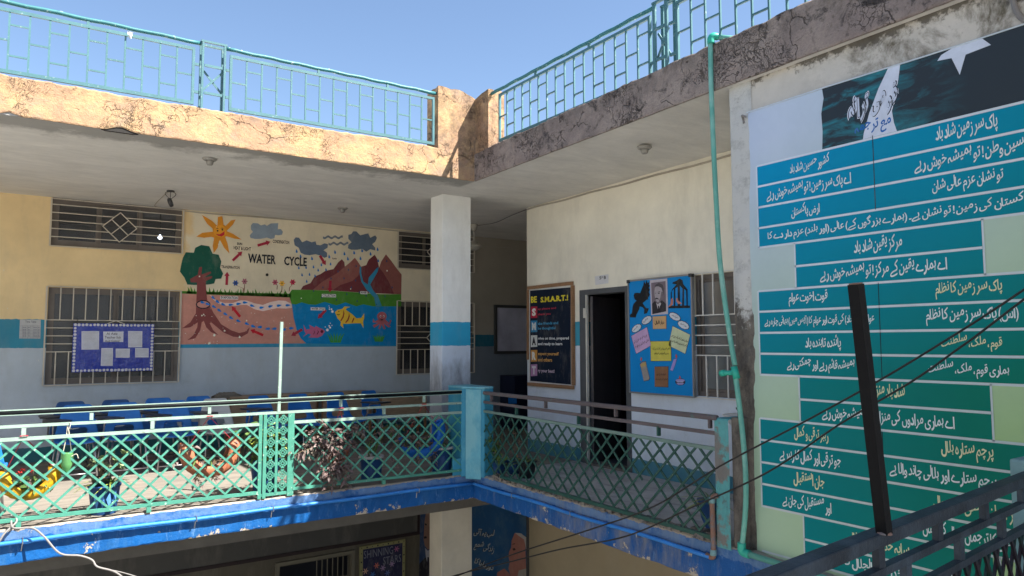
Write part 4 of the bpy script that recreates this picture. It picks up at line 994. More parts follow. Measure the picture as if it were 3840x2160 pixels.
bi.polys('lamp_rods', [[(x-3, 1368), (x+3, 1368), (x+3, 1348), (x-3, 1348)] for x, _ in rods], (.6, .6, .66), 3)

# ================================================================ BANNER
BXX = .068; bn = Board(None, 0, BXX, (0, 0, 1), step=.0009)
t = thing('banner', 'huge teal green cloth banner of Urdu anthem rows with a dark flag heading', 'banner', (BXX, -5, 0)); bn.root = t
yL0, yL1, yE = -4.115, -4.082, -6.17
rows = []; rg = random.Random(2)
for i in range(41):
    f = i/40; z = 3.43-3.45*f; y0 = yL0+(yL1-yL0)*f + .004*math.sin(f*9)
    rows.append([(BXX+.012+.004*math.sin(f*14), y0, z), (BXX+.003, y0-.05, z)]+[(BXX+.0005+.0006*math.sin(k*1.3+f*8), y0-.05+(yE-y0+.05)*k/12, z-.0) for k in range(1, 13)])
obj('sheet', MB().grid(rows), M['ban_bg'], t, smooth=True)
obj('hem', MB().tube([(BXX-.004, yL0, 3.432), (BXX-.004, -4.77, 3.436), (BXX-.004, -5.5, 3.43), (BXX-.004, yE, 3.434)], .005, 6), M['ban_line'], t)
obj('tie_knot', MB().tube(bez([(BXX-.004, -4.105, 3.40), (BXX-.03, -4.09, 3.41), (.078, -4.07, 3.39), (.075, -4.075, 3.36)]), .009, 6), M['cable_grey'], t)
Zr = [2.98, 2.815, 2.65, 2.487, 2.333, 2.16, 1.995, 1.834, 1.67, 1.51, 1.348, 1.18, 1.015, .85, .681, .517, .35, .178, .013]
bn_off = 1
flag = [(-4.775, 3.433), (-4.785, 3.36), (-4.762, 3.25), (-4.768, 3.12), (-4.76, 2.988), (yE, 2.988), (yE, 3.433)]
bn.polys('flag_field', [flag], M['ban_flag'], 2, px=False)
bn.polys('crescent', [[(-5.262, 3.43), (-5.342, 3.43), (-5.326, 3.33), (-5.283, 3.20), (-5.275, 3.13), (-5.285, 3.05), (-5.302, 2.989), (-5.068, 2.989), (-5.075, 3.03), (-5.12, 3.16), (-5.19, 3.31)]], (.56, .62, .74), 3, px=False)
bn.polys('star', [[(-5.575, 3.375), (-5.66, 3.365), (-5.703, 3.245), (-5.742, 3.36), (-5.884, 3.372), (-5.835, 3.4315), (-5.68, 3.4315), (-5.60, 3.405)]], (.56, .62, .74), 3, px=False)
tl = -4.198
def zrow(i): return Zr[i], Zr[i+1]
def cells(i0, i1, yA, yB, lab='printed_row'):
    for i in range(i0, i1):
        mb = MB(); z1, z0 = zrow(i)
        d0 = .055*i/18 if yA == tl else 0
        bn.polys(lab, [[(yA+d0, z1-.006), (yB, z1-.006), (yB, z0+.006), (yA+d0, z0+.006)]], M['ban_cell'], 2, px=False)
def line(y0, y1, z): bn.polys('white_rule', [[(y0, z-.008), (y1, z-.008), (y1, z+.008), (y0, z+.008)]], M['ban_line'], 3, px=False)
def vline(y, z0, z1, c=None, w_=.006): bn.polys('rule', [[(y-w_, z0), (y+w_, z0), (y+w_, z1), (y-w_, z1)]], c or M['ban_line'], 3, px=False)
cells(0, 4, tl, yE+.02); cells(4, 6, -4.513, -5.79); cells(6, 10, tl, yE+.02); cells(10, 12, -4.505, -5.783); cells(12, 16, tl, yE+.02); cells(16, 18, -4.505, -5.75)
for i, z in enumerate(Zr):
    ind = i in (5, 11, 17)
    line((tl+.055*i/18 if not ind else -4.507), (yE+.02 if not ind else -5.785), z)
for (i0, i1) in ((0, 4), (6, 10), (12, 16)): vline(tl+.055*(i0+i1)/36, Zr[i1], Zr[i0])
for (i0, i1) in ((4, 6), (10, 12), (16, 18)): vline(-4.509, Zr[i1], Zr[i0]); vline(-5.787, Zr[i1], Zr[i0])
dk = (.01, .03, .04)
vline(-5.136, 2.49, 3.0, dk, .003); vline(-5.134, Zr[10], Zr[6]+.0, dk, .003); vline(-5.12, .681, Zr[12], dk, .003)
k4 = k3
def Y(q, x, y):
    o = {3: (1920, 0), 4: (2880, 0), 8: (2880, 720), 12: (2880, 1440)}[q]; return U(o[0]+k3*x, o[1]+k3*y, 0, BXX).y
WH = (.62, .70, .72); YW = (.60, .63, .40)
def row(i, text, ya, yb, c=WH, dz=(.028, .02)):
    z1, z0 = zrow(i); g = urdu(text)
    bn.text('lettering', g, min(ya, yb), max(ya, yb), z0+dz[0], z1-dz[1], c, 4)
row(0, 'پاک سر زمین شاد باد', Y(4, 1265, 1000), Y(4, 1735, 950)); row(0, 'کشور حسین شاد باد', Y(4, 165, 1270), Y(4, 465, 1220))
row(1, 'اے حسین وطن ! تو ہمیشہ خوش رہے', Y(4, 1105, 1230), -6.13); row(1, 'اے پاک سر زمین ! تو ہمیشہ خوش رہے', U(2876, 740, 0, BXX).y, Y(4, 630, 1380))
row(2, 'تو نشان عزم عالی شان', Y(4, 1240, 1400), Y(4, 1780, 1350)); row(2, 'ارض پاکستان', Y(8, 178, 150), Y(8, 392, 130))
row(3, 'اے پاکستان کی زمین ! تو نشان ہے۔ (ہمارے بزرگوں کے) عالی (اور بلند) عزم دار دے کا', U(2880, 890, 0, BXX).y, -6.12)
row(4, 'مرکز یقین شاد باد', Y(8, 650, 420), Y(8, 1015, 400)); row(5, 'اے ہمارے یقین کے مرکز ! تو ہمیشہ خوش رہے', Y(8, 395, 640), Y(8, 1355, 580))
row(6, 'پاک سر زمین کا نظام', Y(8, 1265, 740), Y(8, 1770, 740), YW); row(6, 'قوت اخوت عوام', Y(8, 158, 800), Y(8, 452, 800))
row(7, '(اس) پاک سر زمین کا نظام', Y(8, 1195, 960), Y(8, 1895, 940)); row(7, 'عوام (کے اتحاد) کی قوت اور عوام کا (آپس میں) بھائی چارہ رہے', U(2868, 1210, 0, BXX).y, Y(8, 805, 980), WH, (.035, .035))
row(8, 'قوم ، ملک ، سلطنت', Y(8, 1310, 1150), Y(8, 1770, 1150), YW); row(8, 'پائندہ تابندہ باد', Y(8, 282, 1140), Y(8, 552, 1140))
row(9, 'ہماری قوم ، ملک ، سلطنت', Y(8, 1210, 1350), Y(8, 1822, 1350)); row(9, 'ہمیشہ قائم رہے اور چمکتی رہے', Y(8, 145, 1300), Y(8, 655, 1300))
row(10, 'شاد باد منزل', Y(12, 780, 80), Y(12, 1035, 80), YW); row(11, 'اے ہماری مرادوں کی منزل ! تو ہمیشہ خوش رہے', Y(12, 410, 240), Y(12, 1410, 300))
row(12, 'پرچم ستارہ ہلال', Y(12, 1310, 520), Y(12, 1705, 560), YW); row(12, 'رہبر ترقی و کمال', Y(12, 200, 380), Y(12, 458, 400), YW)
row(13, 'یہ پرچم ستارے اور ہلالی چاند والا ہے', Y(12, 920, 680), Y(12, 1800, 780)); row(13, 'جو ترقی اور کمال کا رہبر ہے', Y(12, 90, 560), Y(12, 552, 600))
row(14, 'ترجمان ماضی شان حال', Y(12, 1250, 920), Y(12, 1880, 1000), YW); row(14, 'جان استقبال', Y(12, 195, 720), Y(12, 428, 760), YW)
row(15, 'ماضی کا ترجمان ، حال کی شان', Y(12, 1170, 1100), Y(12, 1900, 1200)); row(15, 'اور مستقبل کی جان ہے', Y(12, 112, 900), Y(12, 480, 930))
row(16, 'سایہ خدائے ذوالجلال', Y(12, 610, 1180), Y(12, 1070, 1280), YW); row(17, 'ہم پر خدائے ذوالجلال کا سایہ رہے', Y(12, 365, 1290), Y(12, 1160, 1430))
# heading
g1 = urdu('قومی ترانہ', .34, .05); g1b = urdu('قومی ترانہ', .34, .014)
def yz(q, x, y):
    o = {4: (2880, 0)}[q]; p = U(o[0]+k3*x, o[1]+k3*y, 0, BXX); return p.y, p.z
(hy0, hz0), (hy1, hz1) = yz(4, 610, 800), yz(4, 975, 640)
_chunk.clear(); g1 = urdu('قومی ترانہ', .34, .085); _chunk.clear(); g0 = urdu('قومی ترانہ', .34, .062); _chunk.clear(); g1b = urdu('قومی ترانہ', .34, .036); _chunk.clear()
for g_, c_, l_, e_ in ((g1, (.66, .7, .8), 4, .012), (g0, (.02, .03, .06), 5, .006), (g1b, (.5, .56, .68), 6, 0)):
    bn.text('heading', g_, hy1-e_, hy0+e_, 3.115-e_, 3.325+e_, c_, l_)
g2 = urdu('مع ترجمہ', .2, .02); bn.text('heading', g2, yz(4, 930, 900)[0], yz(4, 655, 980)[0], 3.005, 3.115, (.02, .13, .42), 4); _chunk.clear()

# ================================================================ MURAL
mu = Board(None, 1, BY-.0015, (680, 780, .3727), step=.0011)
t = thing('mural', 'painted WATER CYCLE mural with sun, tree, mountains and fish on the corridor wall', 'mural', (-.9, BY, 1.55)); mu.root = t
K = .45
def mc(r, g, b): return C(r, g, b, K)
brown, mtn, mtn2, red, drop = mc(92, 48, 48), mc(80, 38, 42), mc(102, 62, 58), mc(118, 30, 46), mc(22, 78, 132)
mu.polys('wall_ground', [[(-5, 858), (330, 868), (640, 880), (1105, 900), (1112, 970), (1128, 1100), (1160, 1230), (1200, 1310), (1255, 1362), (-12, 1372)]], mc(142, 100, 90), 1)
mu.polys('sea', [[(1110, 960), (1150, 968), (1210, 945), (1280, 966), (1350, 970), (1440, 940), (1560, 975), (1650, 945), (1760, 985), (1830, 965), (1930, 985), (2050, 985), (2172, 985), (2168, 1385), (1255, 1362), (1200, 1310), (1160, 1230), (1128, 1100), (1112, 970)]], mc(5, 92, 138), 1)
mu.polys('lower_band', [[(-12, 1372), (1255, 1362), (2168, 1385), (2168, 1392), (1200, 1398), (-12, 1408)]], mc(38, 102, 128), 2)
mu.polys('meadow', [[(1080, 870), (1112, 822), (1300, 825), (1500, 832), (1800, 852), (2000, 868), (2212, 868), (2212, 990), (2050, 990), (1930, 990), (1830, 970), (1760, 990), (1650, 950), (1560, 980), (1440, 945), (1350, 975), (1280, 970), (1210, 950), (1150, 972), (1110, 965)]], mc(52, 98, 34), 2)
mu.polys('mountains', [[(1200, 822), (1225, 785), (1300, 755), (1340, 690), (1400, 665), (1450, 632), (1530, 615), (1580, 545), (1615, 515), (1640, 545), (1645, 590), (1700, 545), (1745, 500), (1775, 540), (1808, 590), (1860, 575), (1885, 520), (1945, 470), (1970, 510), (1990, 600), (2010, 540), (2058, 466), (2110, 530), (2160, 600), (2215, 670), (2212, 868), (2140, 866), (1800, 850), (1500, 830)]], mtn, 1)
mu.polys('lit_slope', [[(1320, 825), (1420, 740), (1560, 660), (1645, 590), (1700, 545), (1745, 500), (1775, 540), (1808, 590), (1780, 680), (1720, 735), (1600, 775), (1520, 828)], [(1990, 600), (2010, 540), (2058, 466), (2110, 530), (2160, 600), (2215, 670), (2212, 866), (2140, 866), (2085, 740), (2030, 650)]], mtn2, 3)
mu.polys('river', [[(1795, 590), (1808, 590), (1810, 660), (1830, 740), (1875, 770), (1885, 700), (1960, 610), (1985, 595), (1975, 640), (1900, 770), (1930, 830), (1975, 880), (2015, 985), (1955, 985), (1940, 900), (1860, 820), (1810, 740), (1792, 650)]], mc(34, 100, 128), 4)
blades = []
rg = random.Random(8); x = 60
while x < 1110:
    if not (160 < x < 250):
        yb = 862+x*.034; h = rg.uniform(45, 82); l = rg.uniform(-22, 22); blades.append([(x-11, yb), (x-8+l*.3, yb-h*.5), (x+l, yb-h), (x+9+l*.1, yb-h*.45), (x+14, yb)])
    x += rg.uniform(20, 34)
mu.polys('grass', [[(-5, 835), (160, 840), (600, 852), (1090, 862), (1110, 902), (640, 882), (330, 870), (-5, 860)]]+blades, mc(56, 102, 36), 2)
mu.polys('tree_crown', [[(0, 560), (15, 500), (45, 445), (125, 450), (140, 400), (200, 372), (280, 385), (315, 460), (375, 470), (402, 540), (390, 600), (420, 660), (400, 710), (345, 715), (330, 760), (270, 770), (130, 775), (60, 770), (30, 700), (-15, 640)]], mc(16, 60, 50), 3)
mu.polys('tree_trunk', [[(88, 715), (150, 680), (165, 672), (178, 600), (200, 590), (208, 600), (200, 670), (295, 638), (300, 655), (225, 700), (310, 685), (310, 705), (245, 735), (252, 860), (262, 930), (320, 1050), (400, 1170), (500, 1230), (580, 1258), (640, 1245), (688, 1200), (670, 1260), (600, 1300), (520, 1295), (420, 1250), (300, 1150), (285, 1160), (320, 1230), (372, 1278), (300, 1250), (250, 1200), (225, 1135), (205, 1150), (190, 1230), (140, 1310), (60, 1330), (120, 1280), (160, 1200), (165, 1150), (90, 1200), (5, 1212), (90, 1150), (145, 1060), (150, 950), (158, 750), (95, 748)]], brown, 4)
ring = circle(219, 971, 74, 24, 44); ring2 = circle(219, 971, 62, 24, 34)
mu.polys('knot_hole', [ring], mc(18, 20, 30), 5); mu.polys('knot_fill', [ring2], mc(140, 98, 90), 6)
mu.polys('vapour_band', [[(285, 870), (330, 900), (350, 930), (440, 958), (520, 955), (600, 928), (660, 932), (740, 960), (820, 975), (900, 945), (980, 930), (1050, 935), (1108, 965), (1112, 1005), (1050, 1012), (960, 1008), (900, 1020), (820, 1038), (740, 1020), (660, 975), (610, 975), (540, 985), (440, 985), (370, 960), (320, 920)]], mc(168, 150, 145), 2)
def dropp(cx_, cy_, s_, an=0.0):
    pts = [(0, -1.35), (.35, -.5), (.52, .15), (.42, .6), (0, .85), (-.42, .6), (-.52, .15), (-.35, -.5)]; c_, q_ = math.cos(an), math.sin(an)
    return [(cx_+(x*c_-y*q_)*s_, cy_+(x*q_+y*c_)*s_) for x, y in pts]
for (x, y) in ((1160, 437), (1199, 490), (1314, 510), (1487, 492), (1546, 446), (1640, 462), (1738, 452), (1818, 430), (1903, 464), (1974, 418), (1675, 513), (1802, 510), (1181, 604), (1254, 600), (1329, 595), (1408, 573), (1501, 566), (1376, 627), (1214, 675), (1289, 670), (1261, 740), (1455, 622), (1980, 532), (1345, 685)):
    mu.polys('raindrop', [dropp(x, y, 19 if y < 520 else 16, -.15)], drop, 4)
for (x, y) in ((1576, 640), (1680, 622), (1758, 585), (1636, 708), (1752, 730), (1505, 710), (1424, 800), (1889, 745), (1966, 605), (2066, 535), (2120, 800), (1710, 800), (1330, 835), (1412, 900), (1664, 868), (1560, 925), (1768, 938), (1858, 885), (2048, 890), (1962, 970), (1790, 850)):
    mu.polys('raindrop', [dropp(x, y, 12, -.1)], mc(36, 50, 80), 4)
for i, (x, y, an) in enumerate(((210, 950, 1.8), (262, 966, 1.9), (325, 992, 2.1), (378, 1028, 2.2), (440, 1066, 2.1), (497, 1104, 2.1), (570, 1135, 2.0), (656, 1164, 2.0), (720, 1190, 1.9), (790, 1198, -1.6), (870, 1215, -1.7), (937, 1215, -1.7), (1030, 1222, -1.6), (1103, 1210, 1.5), (318, 902, 2.3), (362, 942, 2.2), (418, 970, 2.0), (493, 974, 1.5), (570, 965, 1.4), (636, 951, 1.6), (708, 983, 1.9), (803, 1002, 1.4), (892, 990, 1.3), (978, 982, 1.4), (1066, 979, 1.5))):
    mu.polys('water_drop', [dropp(x, y, 24 if i > 13 or i < 8 else 26, an)], mc(18, 84, 148), 7)
mu.polys('cloud', [[(700, 175), (720, 150), (770, 155), (800, 175), (840, 165), (860, 180), (900, 155), (975, 152), (970, 215), (1000, 212), (1022, 240), (1010, 270), (975, 275), (945, 270), (935, 305), (900, 312), (860, 298), (800, 310), (740, 312), (695, 300), (688, 275), (705, 255), (720, 240), (700, 215)]], mc(98, 110, 122), 2)
mu.polys('cloud', [[(1130, 320), (1150, 295), (1185, 300), (1215, 345), (1260, 325), (1310, 345), (1350, 335), (1360, 370), (1400, 375), (1440, 355), (1476, 365), (1470, 400), (1430, 425), (1465, 450), (1468, 490), (1440, 502), (1400, 480), (1350, 465), (1290, 475), (1240, 470), (1200, 450), (1180, 400), (1140, 375)]], mc(68, 80, 96), 3)
mu.polys('cloud', [[(1680, 270), (1710, 262), (1728, 235), (1760, 235), (1800, 275), (1850, 262), (1880, 255), (1900, 300), (1950, 275), (1968, 300), (1950, 340), (1920, 365), (1950, 400), (1950, 428), (1900, 415), (1860, 440), (1820, 410), (1770, 420), (1710, 420), (1675, 405), (1680, 370), (1712, 345), (1680, 310)]], mc(66, 78, 92), 3)
for y in (292, 356):
    x0 = 1424 if y < 300 else 1480; up_ = [(x0+i*10, y-8+9*math.sin(i*.9)) for i in range(21)]; dn_ = [(x, yy+22) for x, yy in reversed(up_)]
    mu.polys('wind_wave', [up_+dn_], mc(78, 86, 96), 2)
def arrow(x0, y0, x1, y1, w_=13, hw=27, hl=42):
    L = math.hypot(x1-x0, y1-y0); dx, dy = (x1-x0)/L, (y1-y0)/L; nx, ny = -dy, dx; bx_, by_ = x1-dx*hl, y1-dy*hl
    return [(x0+nx*w_, y0+ny*w_), (bx_+nx*w_, by_+ny*w_), (bx_+nx*hw, by_+ny*hw), (x1, y1), (bx_-nx*hw, by_-ny*hw), (bx_-nx*w_, by_-ny*w_), (x0-nx*w_, y0-ny*w_)]
for a_ in ((515, 530, 612, 438), (766, 378, 895, 340), (454, 775, 460, 642), (590, 1095, 505, 990), (822, 1280, 693, 1225), (1215, 1222, 1103, 1285), (1452, 1025, 1372, 1112), (1498, 732, 1492, 850), (1392, 480, 1452, 575)):
    mu.polys('arrow', [arrow(*a_)], red if a_[0] != 590 and a_[0] != 822 else mc(138, 20, 32), 8)
mu.polys('sun', [[(207, 70), (260, 100), (310, 130), (345, 165), (362, 180), (368, 90), (412, 82), (425, 170), (445, 180), (500, 125), (546, 116), (520, 165), (455, 232), (520, 260), (607, 318), (540, 310), (455, 285), (440, 290), (465, 360), (483, 458), (430, 400), (390, 325), (380, 330), (365, 400), (325, 455), (315, 380), (330, 300), (300, 290), (230, 300), (150, 287), (210, 250), (318, 238), (312, 205), (260, 160), (235, 120)]], mc(156, 102, 30), 3)
mu.polys('sun_face', [circle(388, 236, 66, 20, 62)], mc(164, 112, 34), 5)
mu.polys('smile', [[(345, 262), (385, 265), (425, 240), (434, 232), (432, 270), (405, 288), (370, 280)]], mc(140, 30, 40), 6)
mu.polys('eyes', [circle(364, 230, 9, 10), circle(412, 219, 9, 10), [(342, 216), (360, 202), (378, 210), (360, 208)], [(392, 208), (410, 198), (428, 212), (410, 205)]], mc(26, 24, 28), 6)
mu.polys('title', [], red, 1) if False else None
mu.textpx('lettering', glyphs('WATER', .03), 668, 552, 950, 476, mc(24, 26, 34), 8)
mu.textpx('lettering', glyphs('CYCLE', .03), 1032, 576, 1262, 500, mc(24, 26, 34), 8)
for s_, x0, yb, x1, yt, plate in (('SUN', 558, 371, 610, 351, 0), ('HEAT & LIGHT', 524, 419, 700, 396, 1), ('TRANSPIRATION', 400, 607, 585, 587, 1), ('CONDENSATION', 917, 353, 1085, 331, 1), ('EVAPORATION', 396, 913, 564, 893, 2), ('COLLECTION', 1418, 891, 1548, 871, 2), ('RIVER', 1806, 860, 1864, 843, 2), ('WATER CYCLE', 1306, 1023, 1438, 1006, 2), ('RAIN', 1518, 517, 1562, 502, 1)):
    if plate: mu.polys('label_strip', [[(x0-6, yb+5), (x0-6, yt-6), (x1+6, yt-3), (x1+6, yb+8)]], mc(168, 158, 140) if plate == 1 else mc(178, 176, 172), 9)
    mu.textpx('lettering', glyphs(s_, .03), x0, yb, x1, yt, mc(20, 20, 24), 10)
def flower(cx_, cy_, col, sx, sy):
    pts = [(cx_+(25+7*math.cos(6*a_))*math.cos(a_), cy_+(25+7*math.cos(6*a_))*math.sin(a_)) for a_ in [2*math.pi*i/36 for i in range(36)]]
    mu.polys('flower_stem', [[(cx_-2, cy_+20), (cx_+3, cy_+20), (sx+8, sy-40), (sx+3, sy), (sx-4, sy), (sx, sy-40)]], mc(100, 70, 62), 2)
    mu.polys('flower', [pts], col, 4); mu.polys('flower_heart', [circle(cx_, cy_, 7, 10)], mc(60, 40, 40), 5)
for f_ in ((545, 755, mc(28, 58, 112), 620, 850), (636, 738, mc(120, 76, 86), 630, 850), (943, 748, mc(128, 60, 76), 962, 820), (1012, 759, mc(180, 128, 42), 1008, 850), (1120, 746, mc(132, 26, 50), 1085, 840)): flower(*f_)
mu.polys('striped_fish', [[(1545, 1050), (1570, 1025), (1620, 1015), (1640, 990), (1700, 995), (1660, 1010), (1655, 1025), (1720, 1070), (1760, 1110), (1810, 1105), (1838, 1060), (1838, 1110), (1828, 1140), (1832, 1210), (1805, 1160), (1740, 1160), (1680, 1165), (1625, 1165), (1630, 1210), (1600, 1180), (1605, 1145), (1570, 1110)]], mc(190, 138, 44), 4)
mu.polys('fish_stripe', [[(1630, 1022), (1640, 1060), (1632, 1100), (1606, 1140), (1598, 1132), (1620, 1095), (1628, 1060)], [(1685, 1050), (1694, 1090), (1680, 1130), (1655, 1158), (1648, 1150), (1670, 1120), (1682, 1085)], [(1732, 1100), (1740, 1115), (1720, 1155), (1712, 1150)]], mc(112, 40, 28), 5)
mu.polys('fish_eye', [circle(1583, 1042, 6, 8), [(1558, 1068), (1590, 1072), (1594, 1060), (1596, 1074), (1575, 1080)]], mc(30, 24, 24), 5)
mu.polys('pink_fish', [[(1444, 1242), (1425, 1220), (1390, 1208), (1350, 1185), (1345, 1205), (1285, 1175), (1295, 1215), (1255, 1225), (1228, 1172), (1238, 1240), (1252, 1262), (1222, 1298), (1275, 1262), (1305, 1275), (1280, 1302), (1370, 1306), (1415, 1285)]], mc(138, 72, 100), 4)
mu.polys('fish_stripe', [[(1330, 1226), (1345, 1250), (1330, 1272), (1326, 1268), (1338, 1250)], [(1366, 1222), (1384, 1246), (1366, 1275), (1360, 1270), (1374, 1246)], circle(1413, 1243, 15, 12)], mc(70, 20, 36), 5)
mu.polys('octopus', [circle(2017, 1090, 48, 20, 45), [(1985, 1120), (2050, 1120), (2090, 1160), (2100, 1120), (2112, 1135), (2095, 1175), (2050, 1150), (2105, 1195), (2080, 1200), (2035, 1160), (2052, 1215), (2035, 1220), (2015, 1170), (1995, 1220), (1980, 1215), (2000, 1165), (1940, 1205), (1925, 1180), (1980, 1155), (1925, 1150), (1930, 1110), (1945, 1145)]], mc(132, 70, 76), 4)
mu.polys('octopus_face', [circle(2003, 1090, 8, 10, 12), circle(2035, 1090, 8, 10, 12)], mc(170, 165, 165), 5); mu.polys('eyes', [circle(2004, 1092, 4, 8, 8), circle(2034, 1092, 4, 8, 8), [(2000, 1120), (2035, 1120), (2018, 1132)]], mc(20, 20, 24), 6)
for cx_, cy_, sc in ((1550, 1355, 1.0), (1985, 1345, .72)):
    mu.polys('seaweed', [[(cx_+(o_)*sc-9, cy_), (cx_+(o_*1.5)*sc-8, cy_-60*sc), (cx_+o_*2.2*sc, cy_-100*sc-(10 if abs(o_) < 20 else 0)), (cx_+(o_*1.5)*sc+9, cy_-58*sc), (cx_+o_*sc+9, cy_)] for o_ in (-42, -26, -8, 8, 26, 42)], mc(46, 112, 48), 5)
for x, y, r in ((1468, 1227, 14), (1496, 1203, 9), (1486, 1186, 8), (1514, 1182, 6), (1498, 1160, 6), (1519, 1042, 13), (1510, 1018, 9), (1489, 1018, 7), (1489, 1000, 5), (1484, 985, 4), (1447, 1197, 5)): mu.polys('bubble', [circle(x, y, r, 10)], mc(176, 178, 178), 5)
rg = random.Random(14)
chips = [(182, 688, 11), (205, 1082, 9), (222, 1072, 8), (433, 1237, 11), (586, 1297, 12), (328, 1278, 14), (278, 1362, 16), (656, 1133, 9), (2068, 632, 9), (1702, 815, 7), (372, 366, 6), (350, 190, 5), (1205, 908, 6)]+[(rg.uniform(20, 1100), rg.uniform(1000, 1372), rg.uniform(2, 6)) for _ in range(42)]
mu.polys('paint_chip', [[(x+r*rg.uniform(.5, 1.2)*math.cos(a_), y+r*rg.uniform(.5, 1.2)*math.sin(a_)) for a_ in [2*math.pi*i/7 for i in range(7)]] for x, y, r in chips], mc(178, 170, 158), 9)
mu.polys('hole', [circle(862, 672, 15, 10)], mc(20, 20, 20), 4)

# ================================================================ NOTICE BOARD, TIMETABLE
nb = Board(None, 1, 4.04, (0, 720, k3))
t = thing('notice_board', 'blue notice board in crinkled clear film with scalloped white border, hung on the grille', 'notice board', (-3.57, 4.03, 1.2)); nb.root = t
xa, xb, za, zb_ = -4.083, -3.06, 1.205, 1.887
obj('board', MB().box(xa, xb, 4.042, 4.07, za, zb_), M['wrap_blue'], t, bevel=.004)
dme = bpy.data.meshes.new('paper_disc'); q = circle(0, 0, .0185, 14); m_ = MB(); m_.v = [Vector((x, 0, z)) for x, z in q]+[Vector((x, -.0015, z)) for x, z in q]
m_.f = [tuple(range(14, 28))]+[(i, (i+1) % 14, 14+(i+1) % 14, 14+i) for i in range(14)]; dme.from_pydata([tuple(v) for v in m_.v], [], m_.f); dme.materials.append(paint('scallop_paper', (.6, .6, .66), .5))
sp_ = []
n_x = 22; n_z = 14
for i in range(n_x): sp_ += [(xa+.024+(xb-xa-.048)*i/(n_x-1), zb_-.022), (xa+.024+(xb-xa-.048)*i/(n_x-1), za+.022)]
for i in range(1, n_z): sp_ += [(xa+.024, za+.022+(zb_-za-.044)*i/n_z), (xb-.024, za+.022+(zb_-za-.044)*i/n_z)]
rg = random.Random(5)
for x, z in sp_:
    o = bpy.data.objects.new('paper_disc', dme); COL.objects.link(o); o.parent = t; o.location = Vector((x+rg.uniform(-.002, .002), 4.040, z+rg.uniform(-.003, .003)))-base_of(t); o.scale = (rg.uniform(.9, 1.1),)*3
wp = (.66, .68, .76)
for pts in ([(615, 1050), (748, 1050), (747, 1188), (615, 1190)], [(779, 1053), (932, 1053), (930, 1132), (780, 1132)], [(967, 1050), (1074, 1050), (1073, 1172), (967, 1172)], [(765, 1178), (853, 1178), (850, 1312), (760, 1312)], [(873, 1182), (980, 1182), (978, 1250), (873, 1250)], [(1020, 1178), (1122, 1178), (1122, 1248), (1020, 1248)]):
    nb.polys('paper', [pts], wp, 1)
    x0, y0 = pts[0]; x1, y1 = pts[2]
    if y1-y0 > 60 and x0 != 779: nb.polys('ruled_lines', [[(x0+6, y), (x1-6, y), (x1-6, y+1.6), (x0+6, y+1.6)] for y in range(int(y0)+10, int(y1)-6, 9)], (.25, .27, .36), 2)
for s_, x0, yb, x1, yt in (('Al Aziz', 803, 1080, 888, 1060), ('Teacher Sub', 790, 1108, 912, 1088), ('And Colour', 792, 1134, 905, 1116)): nb.textpx('lettering', glyphs(s_, .01), x0, yb-2, x1, yt, (.03, .03, .06), 3)
rg = random.Random(9); rows = []
for i in range(15): rows.append([(xa+.03+(xb-xa-.06)*j/20, 4.030+rg.uniform(-.006, .003), za+.03+(zb_-za-.06)*i/14) for j in range(21)])
obj('clear_film', MB().grid(rows), M['film'], t)
for x in (583, 1135):
    a = nb.ab(x, 995); obj('hanging_string', MB().tube([(a[0], 4.035, a[1]-.01), (a[0]+.003, 4.085, 1.975)], .004, 6), M['cable_black'], t)
tt = Board(None, 1, BY-.004, (0, 720, k3))
t = thing('timetable_sheet', 'white paper time table pasted on the blue band of the wall', 'paper sign', (-4.58, BY, 1.67)); tt.root = t
tt.polys('sheet', [[(150, 964), (308, 965), (305, 1107), (145, 1105)]], (.46, .47, .48), 0)
tt.textpx('lettering', glyphs('Time Table', .02), 190, 986, 274, 972, (.12, .12, .14), 1)
tt.polys('ruled_lines', [[(152, y), (304, y), (304, y+1.3), (152, y+1.3)] for y in (1008, 1018, 1033, 1044, 1055, 1066, 1077, 1088, 1099)]+[[(x, 1008), (x+1.3, 1008), (x+1.3, 1106), (x, 1106)] for x in (168, 208, 232, 248, 282)], (.16, .16, .18), 1)
tt.polys('handwriting', [[(x, y), (x+12, y-1), (x+12, y+2), (x, y+3)] for x in (172, 186, 212, 252, 266, 286) for y in (1022, 1037, 1048, 1059, 1070, 1081, 1092)], (.14, .14, .18), 2)
# whiteboard in the recess
t = thing('whiteboard', 'dull whiteboard in a dark frame on the dim far wall', 'whiteboard', (3.3, BY, 1.38))
obj('board', MB().box(2.97, 4.2, BY-.03, BY-.005, 1.44, 2.28), M['whiteboard'], t)
for p_, q_ in (((2.945, 1.385), (2.945, 2.335)),): rod('frame_strip', (p_[0], BY-.025, p_[1]), (q_[0], BY-.025, q_[1]), .05, .055, M['black_frame'], t, up=(0, 1, 0))
for z in (1.41, 2.31): rod('frame_strip', (2.97, BY-.025, z), (4.2, BY-.025, z), .05, .055, M['black_frame'], t)
t = thing('cabinet', 'navy cabinet with a bright blue poster on its door, in the dim recess', 'cabinet', (3.2, 3.6, 0))
obj('body', MB().box(2.95, 3.9, 3.45, 3.95, 0, .98), paint('shade_darkened_navy_paint', (.006, .01, .03), .6), t, bevel=.01)  # navy taken near black, the dim of the recess put into its colour
pc = U(1907, 1515, 1, 3.44); pd = U(1938, 1490, 1, 3.44)
obj('poster', MB().box(pc.x, pd.x, 3.442, 3.448, pc.z, pd.z), M['chair_bright'], t)

